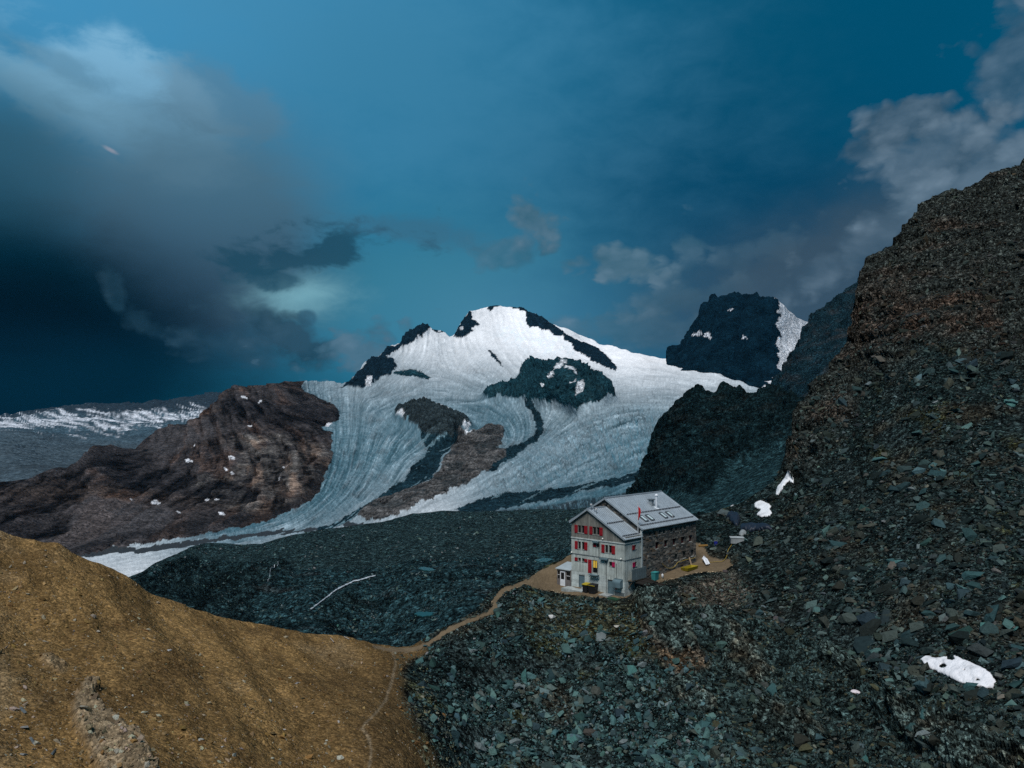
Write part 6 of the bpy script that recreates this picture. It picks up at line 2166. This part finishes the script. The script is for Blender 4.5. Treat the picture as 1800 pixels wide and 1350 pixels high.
# ---- glazed porch left of the facade
porch = empty('porch', (0, 0, 0)); porch.parent = hut
m = MB()
m.box((-2.55, -.15, -.6), (-.03, -.05, .95), (.15, .135, .13)); m.box((-2.55, -.05, -.6), (-2.45, 2.4, .95), (.15, .135, .13))
for x in (-2.55, -2.05, -1.93, -1.02, -.90, -.12):
    m.box((x, -.15, .951), (x + .09, -.05, 2.15), (.20, .18, .165))
m.box((-2.55, -.15, 2.151), (-.03, -.05, 2.35), (.17, .14, .125))
m.build('porch_wall', HM['board'], porch)
m = MB(); m.poly([(-2.75, -.35, 2.36), (-.02, -.35, 2.36), (-.02, 2.5, 2.95), (-2.75, 2.5, 2.95), (-2.75, -.35, 2.46), (-.02, -.35, 2.46), (-.02, 2.5, 3.05), (-2.75, 2.5, 3.05)], [(0, 3, 2, 1), (4, 5, 6, 7), (0, 1, 5, 4), (1, 2, 6, 5), (2, 3, 7, 6), (3, 0, 4, 7)], (.46, .50, .50))
m.build('porch_roof', HM['roof'], porch)
m = MB(); m.box((-1.92, -.20, -.1), (-1.03, -.16, 2.14), (.62, .64, .66)); m.build('white_door', HM['paint'], porch)
m = MB(); m.box((-1.78, -.225, 1.0), (-1.18, -.205, 1.95), (0, 0, 0)); m.build('door_pane', HM['glass'], porch)
for x0, x1 in ((-2.46, -2.06), (-.80, -.13)):
    for z0, z1 in ((1.0, 1.52), (1.58, 2.12)):
        m = MB(); m.box((x0, -.11, z0), (x1, -.08, z1)); m.build('pane', HM['glass'], porch)
    m = MB(); m.box((x0, -.17, 1.52), (x1, -.152, 1.58), (.6, .6, .6)); m.build('glazing_bar', HM['paint'], porch)

# ------------------------------------------------------------------ things round the hut
def hut_thing(name, label, cat, x, y, z=0.0, rz=0.0, group=None):
    p = hut_w(x, y, z)
    o = empty(name, p, math.atan2(HUT_U[1], HUT_U[0]) + rz)
    tag(o, label, cat, group)
    return o


def ground_at(x, y):
    """ground height at a spot of the hut's plan"""
    z = 0.0
    for _ in range(8):
        px, py, d = bearing(hut_w(x, y, z))
        P = near.surf(np.array([px]), np.array([py]))[0]
        z += (P[2] - z) * .35 + 0
        q = np.array(hut_w(x, y, z))
    D = np.hypot(near.P[..., 0] - q[0], near.P[..., 1] - q[1])
    i = np.argsort(D.ravel())[:12]
    return float(np.median(near.P.reshape(-1, 3)[i, 2]))


# flag
f = hut_thing('flag', 'red flag hanging limp from a pole at the roof corner', 'flag', 8.93, 3.72, 9.0)
m = MB(); m.tube([(0, 0, -1.2), (0, 0, 3.35)], [.05, .035], 8, (.55, .57, .58)); m.tube([(0, 0, 3.35), (0, 0, 3.42), (0, 0, 3.48)], [.05, .06, .01], 8, (.5, .5, .5)); m.build('pole', HM['metal'], f)
m = MB()
nu, nv = 7, 14
for side in (0,):
    pts = []
    for j in range(nv + 1):
        t = j / nv
        for i in range(nu + 1):
            u = i / nu
            wv = (.16 + .30 * math.sin(math.pi * min(1, t * 1.15)) ** .8) * (1 - .45 * t)
            pts.append((.05 + u * wv, .09 * math.sin(u * 8 + t * 2.5) * (.4 + u), 3.05 - t * 1.95 - .25 * u * (1 - t)))
    fc = [(j * (nu + 1) + i, j * (nu + 1) + i + 1, (j + 1) * (nu + 1) + i + 1, (j + 1) * (nu + 1) + i) for j in range(nv) for i in range(nu)]
    m.poly(pts, fc, (.42, .008, .014))
o = m.build('cloth', HM['cloth'], f, True)
sm = o.modifiers.new('thickness', 'SOLIDIFY'); sm.thickness = .02

# bins
for i, (x, y, w_, lab) in enumerate(((3.55, -1.15, .82, 'narrower black wheeled bin with yellow lid before the concrete base'), (4.75, -1.15, 1.15, 'wider black bin with yellow lid nearest the grey door'))):
    g = ground_at(x, y)
    b = hut_thing('waste_bin', lab, 'bin', x, y, g, 0, 'bins in front of the hut')
    m = MB()
    t, q = w_ / 2, w_ / 2 * .86
    m.poly([(-q, -.36, 0), (q, -.36, 0), (q, .36, 0), (-q, .36, 0), (-t, -.44, 1.15), (t, -.44, 1.15), (t, .44, 1.15), (-t, .44, 1.15)], [(0, 3, 2, 1), (4, 5, 6, 7), (0, 1, 5, 4), (1, 2, 6, 5), (2, 3, 7, 6), (3, 0, 4, 7)], (.008, .009, .010))
    m.box((-t - .03, -.47, 1.08), (t + .03, -.44, 1.15), (.008, .009, .010))
    m.build('body', HM['metal'], b)
    m = MB(); m.poly([(-t - .03, -.48, 1.155), (t + .03, -.48, 1.155), (t + .03, .48, 1.155), (-t - .03, .48, 1.155), (-t, -.42, 1.22), (t, -.42, 1.22), (t, .44, 1.32), (-t, .44, 1.32)], [(0, 3, 2, 1), (4, 5, 6, 7), (0, 1, 5, 4), (1, 2, 6, 5), (2, 3, 7, 6), (3, 0, 4, 7)], (.30, .23, .015) if i == 0 else (.012, .012, .013)); m.build('lid', HM['paint'], b)
    m = MB(); m.box((-t - .04, -.50, 1.10), (t + .04, -.475, 1.19), (.34, .26, .02)); m.build('rim', HM['paint'], b)
    for sx in (-1, 1):
        m = MB(); m.tube([(sx * q * .8 - .04, .34, .12), (sx * q * .8 + .04, .34, .12)], .12, 10, (.02, .02, .02)); m.build('wheel', HM['metal'], b)
g = ground_at(2.9, -.9)
b = hut_thing('water_drum', 'small white drum left of the black bins', 'drum', 2.95, -.85, g)
m = MB(); m.tube([(0, 0, 0), (0, 0, .5), (0, 0, .62), (0, 0, .68)], [.33, .34, .26, .06], 14, (.72, .73, .74)); m.tube([(0, 0, .68), (0, 0, .74)], .05, 8, (.2, .2, .2)); m.build('body', HM['paint'], b, False)
# slabs and mat
def slab(name, label, cat, x0, x1, y0, y1, z, col, th=.5):
    o = hut_thing(name, label, cat, (x0 + x1) / 2, (y0 + y1) / 2, z)
    m = MB(); a, b = (x1 - x0) / 2, (y1 - y0) / 2
    n = 3
    for i in range(n):
        u0, u1 = -a + 2 * a * i / n, -a + 2 * a * (i + 1) / n
        m.box((u0 + .01, -b, -th), (u1 - .01, b, 0), jit(col, .08))
    m.build('slab', HM['conc'], o)
    return o
slab('concrete_slab', 'pale concrete slab in front of the left base door', 'slab', -.5, 3.2, -1.75, -.06, .10, (.30, .33, .32))
slab('concrete_slab', 'small pale paving slab before the right base door', 'slab', 5.9, 7.5, -1.5, -.06, .04, (.26, .28, .27))
o = hut_thing('door_mat', 'green mat on the ground at the facade corner', 'mat', 8.35, -1.1, ground_at(8.35, -1.1) + .03)
m = MB(); m.box((-.85, -.75, -.2), (.85, .75, .02), (.010, .045, .022)); m.box((-.85, -.75, .021), (.85, -.68, .035), (.008, .03, .016)); m.build('mat', HM['cloth'], o)

# upper deck, steps and the rusty ring
o = hut_thing('stone_steps', 'pale steps climbing behind the glazed porch', 'steps', -2.2, 3.4, 0)
zb = ground_at(-2.2, 3.4)
for i in range(6):
    m = MB(); m.box((-.9 + .02 * i, .42 * i, zb - .6), (.9, .42 * i + .42, zb - .1 + .2 * i), jit((.42, .44, .43), .06)); m.build('step', HM['conc'], o)
m = MB(); m.box((-1.9, 2.53, zb - .6), (1.8, 4.4, zb + 1.02), (.33, .38, .38)); m.build('landing', HM['conc'], o)
zr = zb + 1.05
o = hut_thing('ring_sculpture', 'rusty crescent ring standing left of the hut', 'sculpture', -2.6, 6.3, zr)
m = MB()
n = 22
pts, rr_ = [], []
for i in range(n + 1):
    a = R(-130 + 245 * i / n)
    pts.append((.75 * math.cos(a), 0, 1.05 + .95 * math.sin(a)))
    rr_.append(.03 + .14 * math.sin(math.pi * i / n))
m.tube(pts, rr_, 8, (.16, .045, .02)); m.build('crescent', HM['metal'], o)
m = MB(); m.tube([(-2.2, 0, 1.75), (-.9, .1, 1.9), (.1, 0, 1.7)], .03, 6, (.13, .04, .025)); m.tube([(-1.2, .1, .2), (-.4, 0, .12), (.3, 0, .1)], .05, 6, (.13, .04, .025)); m.build('arm', HM['metal'], o)
m = MB(); m.box((-.5, -.2, -.5), (.6, .2, .12), (.10, .035, .02)); m.build('foot', HM['metal'], o)
m = MB(); m.box((.5, -.06, 1.2), (1.5, .06, 1.32), (.20, .03, .03)); m.build('crossbar', HM['metal'], o)
o = hut_thing('barrel', 'small blue barrel between ring sculpture and hut wall', 'barrel', -1.2, 5.3, zr)
m = MB(); m.tube([(0, 0, -.4), (0, 0, .1), (0, 0, .45), (0, 0, .55)], [.24, .28, .27, .2], 12, (.02, .06, .22)); m.build('body', HM['paint'], o)

# right terrace
def plan(x, y):
    return x, y, ground_at(x, y)
o = hut_thing('waste_bin', 'teal wheeled bin against the stone wall', 'bin', *plan(10.15, 6.2))
m = MB(); m.poly([(-.3, -.42, 0), (.3, -.42, 0), (.3, .42, 0), (-.3, .42, 0), (-.36, -.5, 1.05), (.36, -.5, 1.05), (.36, .5, 1.05), (-.36, .5, 1.05)], [(0, 3, 2, 1), (4, 5, 6, 7), (0, 1, 5, 4), (1, 2, 6, 5), (2, 3, 7, 6), (3, 0, 4, 7)], (.03, .19, .19)); m.build('body', HM['paint'], o)
m = MB(); m.box((-.39, -.53, 1.06), (.39, .53, 1.15), (.035, .22, .22)); m.build('lid', HM['paint'], o)
o = hut_thing('gas_bottle', 'small white gas bottle right of the teal bin', 'bottle', *plan(10.3, 7.9))
m = MB(); m.tube([(0, 0, 0), (0, 0, .45), (0, 0, .58), (0, 0, .62)], [.17, .17, .12, .05], 12, (.55, .57, .58)); m.build('body', HM['paint'], o, True)
m = MB(); m.tube([(0, 0, .62), (0, 0, .70)], .06, 8, (.3, .3, .3)); m.build('valve', HM['metal'], o)
o = hut_thing('mortar_trough', 'yellow shallow trough on the sandy terrace by the wall', 'trough', *plan(10.9, 14.4))
m = MB(); L_, w_ = 1.55, .62
def ring(a, b, z): return [(-b, -a, z), (b, -a, z), (b, a, z), (-b, a, z)]
pts = ring(L_ * .88, w_ * .8, .02) + ring(L_, w_, .5) + ring(L_ - .06, w_ - .06, .5) + ring(L_ * .84, w_ * .74, .10)
m.poly(pts, [(3, 2, 1, 0)] + [(4 * k + i, 4 * k + (i + 1) % 4, 4 * k + 4 + (i + 1) % 4, 4 * k + 4 + i) for k in range(3) for i in range(4)] + [(12, 13, 14, 15)], (.27, .21, .012)); m.build('tub', HM['paint'], o)
m = MB(); m.tube([(0, -L_, .5), (0, -L_ - .15, .62), (0, -L_ - .12, .4)], .03, 6, (.1, .1, .1)); m.build('handle', HM['metal'], o)
o = hut_thing('leaning_board', 'pale plank leaning on the stone wall by the yellow trough', 'plank', *plan(9.9, 16.6))
m = MB(); m.frame_box((-.1, 0, .6), (.03, 0, 0), (0, .14, 0), (-.2, 0, .62), (.42, .30, .19)); m.build('plank', HM['board'], o)
o = hut_thing('folded_parasol', 'bundle of white folded cloth lying at the wall end', 'parasol', *plan(10.9, 19.4))
m = MB()
for k in range(7):
    a = (k - 3) * .11
    m.tube([(-.9 + a * .3, a + .9, .9 - abs(a)), (-.2, a * 1.2 + .1, .55), (.9, a * 1.6 - 1.1, .12)], [.07, .13, .05], 7, jit((.62, .64, .67), .12))
m.build('cloth', HM['cloth'], o)
m = MB(); m.tube([(-1.0, 1.0, 1.0), (1.1, -1.3, .08)], .035, 6, (.3, .3, .3)); m.build('pole', HM['metal'], o)
for k, (x, y, l, a, lb) in enumerate(((10.9, 2.3, 2.2, .2, 'dark weathered plank, outer one under the grey parapet'), (10.7, 3.6, 2.4, -.15, 'dark weathered plank, middle one under the grey parapet'), (11.2, 5.1, 2.0, .1, 'dark weathered plank, the one nearest the teal bin'))):
    o = hut_thing('dark_plank', lb, 'plank', x, y, ground_at(x, y) + .25, a, 'planks under the parapet')
    m = MB(); m.frame_box((0, 0, .05), (.9, 0, -.12), (0, l * .42, 0), (.01, 0, .06), (.014, .012, .010)); m.frame_box((0, l * .2, .16), (.8, 0, -.1), (0, .1, 0), (0, 0, .05), (.02, .017, .013)); m.build('plank', HM['board'], o)


# hoses
def hose(name, label, pts, r=.034, col=(.30, .21, .03)):
    m = MB()
    q = []
    P = [Vector(p) for p in pts]
    for i in range(len(P) - 1):
        a, b, c, d = P[max(i - 1, 0)], P[i], P[i + 1], P[min(i + 2, len(P) - 1)]
        for k in range(8):
            t = k / 8
            q.append(.5 * ((2 * b) + (c - a) * t + (2 * a - 5 * b + 4 * c - d) * t * t + (3 * b - a - 3 * c + d) * t ** 3))
    q.append(P[-1])
    m.tube(q, r, 6, col)
    o = m.build(name, HM['paint'], None, True)
    tag(o, label, 'hose')
    return o


hose('hose', 'yellow hose sagging along the dark stone wall', [hut_w(XS + .16, y, z) for y, z in ((9.2, 3.3), (9.8, 2.9), (10.8, 2.45), (12.0, 2.35), (12.9, 2.65), (13.4, 2.95), (14.6, 3.0), (16.0, 3.05), (17.4, 3.0), (18.6, 3.05))])
hp = [(1242, 990), (1258, 989), (1270, 988), (1277, 980), (1280, 968), (1286, 958), (1291, 950)]
pp = near.surf(np.array([p[0] for p in hp], float), np.array([p[1] for p in hp], float))
hose('hose', 'yellow hose running from the terrace up to the grey box', [tuple(p + np.array([0, 0, .12])) for p in pp])


def on_ground(px, py, dz=0.0):
    p = near.surf(np.array([float(px)]), np.array([float(py)]))[0]
    return (p[0], p[1], p[2] + dz)


o = empty('well_box', on_ground(1295, 951), R(-8)); tag(o, 'flat grey wooden box at the end of the yellow hose', 'box')
m = MB()
for k in range(5):
    m.box((-1.0, -.75 + .3 * k, -.3), (1.0, -.46 + .3 * k, .55), jit((.22, .24, .24), .1))
m.build('crate', HM['board'], o)
m = MB(); m.box((-1.08, -.82, .56), (1.08, .82, .66), (.34, .37, .37)); m.build('lid', HM['board'], o)
o = empty('bucket', on_ground(1258, 957), 0); tag(o, 'small blue bucket on the slope behind the stone wall', 'bucket')
m = MB(); m.tube([(0, 0, -.1), (0, 0, .5)], [.24, .32], 12, (.012, .02, .22)); m.build('body', HM['paint'], o)
m = MB(); m.tube([(-.32, 0, .5), (-.2, 0, .72), (.2, 0, .72), (.32, 0, .5)], .02, 6, (.3, .3, .3)); m.build('handle', HM['metal'], o)
o = empty('timber', on_ground(1236, 960), R(15)); tag(o, 'short orange-brown timber on the slope beside the hut', 'timber')
m = MB(); m.frame_box((0, 0, .15), (.8, 0, 0), (0, .12, 0), (0, 0, .12), (.34, .19, .05)); m.build('beam', HM['board'], o)
M['tarp'] = col_mat('tarpaulin', .5, .2, 1.5, (1, 1, 1), .4)
tag(drape(near, [(1274, 908), (1284, 905), (1300, 908), (1303, 916), (1298, 926), (1290, 925), (1282, 917)], .9, (.011, .018, .030), M['tarp'], 'tarpaulin', step=.9, rough=.25), 'crumpled dark blue tarpaulin, upper one above the grey box', 'tarpaulin')
tag(drape(near, [(1300, 925), (1320, 926), (1345, 928), (1361, 930), (1360, 935), (1340, 936), (1318, 936), (1300, 932)], .7, (.011, .018, .030), M['tarp'], 'tarpaulin', step=.9, rough=.2), 'long rolled dark blue tarpaulin right of the grey box', 'tarpaulin')
tag(drape(near, [(1298, 938), (1306, 934), (1314, 937), (1313, 942), (1304, 944), (1298, 942)], .5, (.20, .22, .22), M['tarp'], 'rubble_bag', step=.9, rough=.15), 'pale crumpled sack just above the grey box', 'sack')
tag(drape(near, [(1281, 888), (1287, 882), (1293, 881), (1292, 886), (1285, 891)], .5, (.40, .42, .42), M['tarp'], 'rubble_bag', step=.8, rough=.12, wob=1.5), 'pale sack on the crest behind the hut roof', 'sack')
# two poles lying on the brown slope near the saddle
for k, (p, q, lb) in enumerate((((580, 1126), (586, 1133), 'thin pale pole on the brown slope, left of the pair'), ((604, 1124), (613, 1128), 'thin pale pole on the brown slope, right of the pair'))):
    m = MB(); m.tube([on_ground(*p, .12), on_ground(*q, .12)], .05, 6, (.30, .27, .24)); o = m.build('wooden_pole', HM['board']); tag(o, lb, 'pole', 'poles near the saddle')

# ------------------------------------------------------------------ haze
def box_mesh(name, lo, hi):
    v = [(x, y, z) for x in (lo[0], hi[0]) for y in (lo[1], hi[1]) for z in (lo[2], hi[2])]
    f = [(0, 1, 3, 2), (4, 6, 7, 5), (0, 4, 5, 1), (2, 3, 7, 6), (0, 2, 6, 4), (1, 5, 7, 3)]
    me = bpy.data.meshes.new(name)
    me.from_pydata(v, [], f)
    return me


HAZE = 0.4e-5
mh = bpy.data.materials.new('haze_air')
mh.use_nodes = True
th = mh.node_tree
th.nodes.clear()
oh = th.nodes.new('ShaderNodeOutputMaterial')
pv = th.nodes.new('ShaderNodeVolumePrincipled')
pv.inputs['Color'].default_value = (0.07, 0.48, 0.92, 1)
pv.inputs['Density'].default_value = HAZE
pv.inputs['Anisotropy'].default_value = 0.1
th.links.new(pv.outputs[0], oh.inputs['Volume'])
meh = box_mesh('haze', (-12000, -400, -900), (9000, 14500, 1500))
meh.materials.append(mh)
tag(link('haze', meh), 'thin blue mountain haze filling the air', 'haze', kind='stuff')
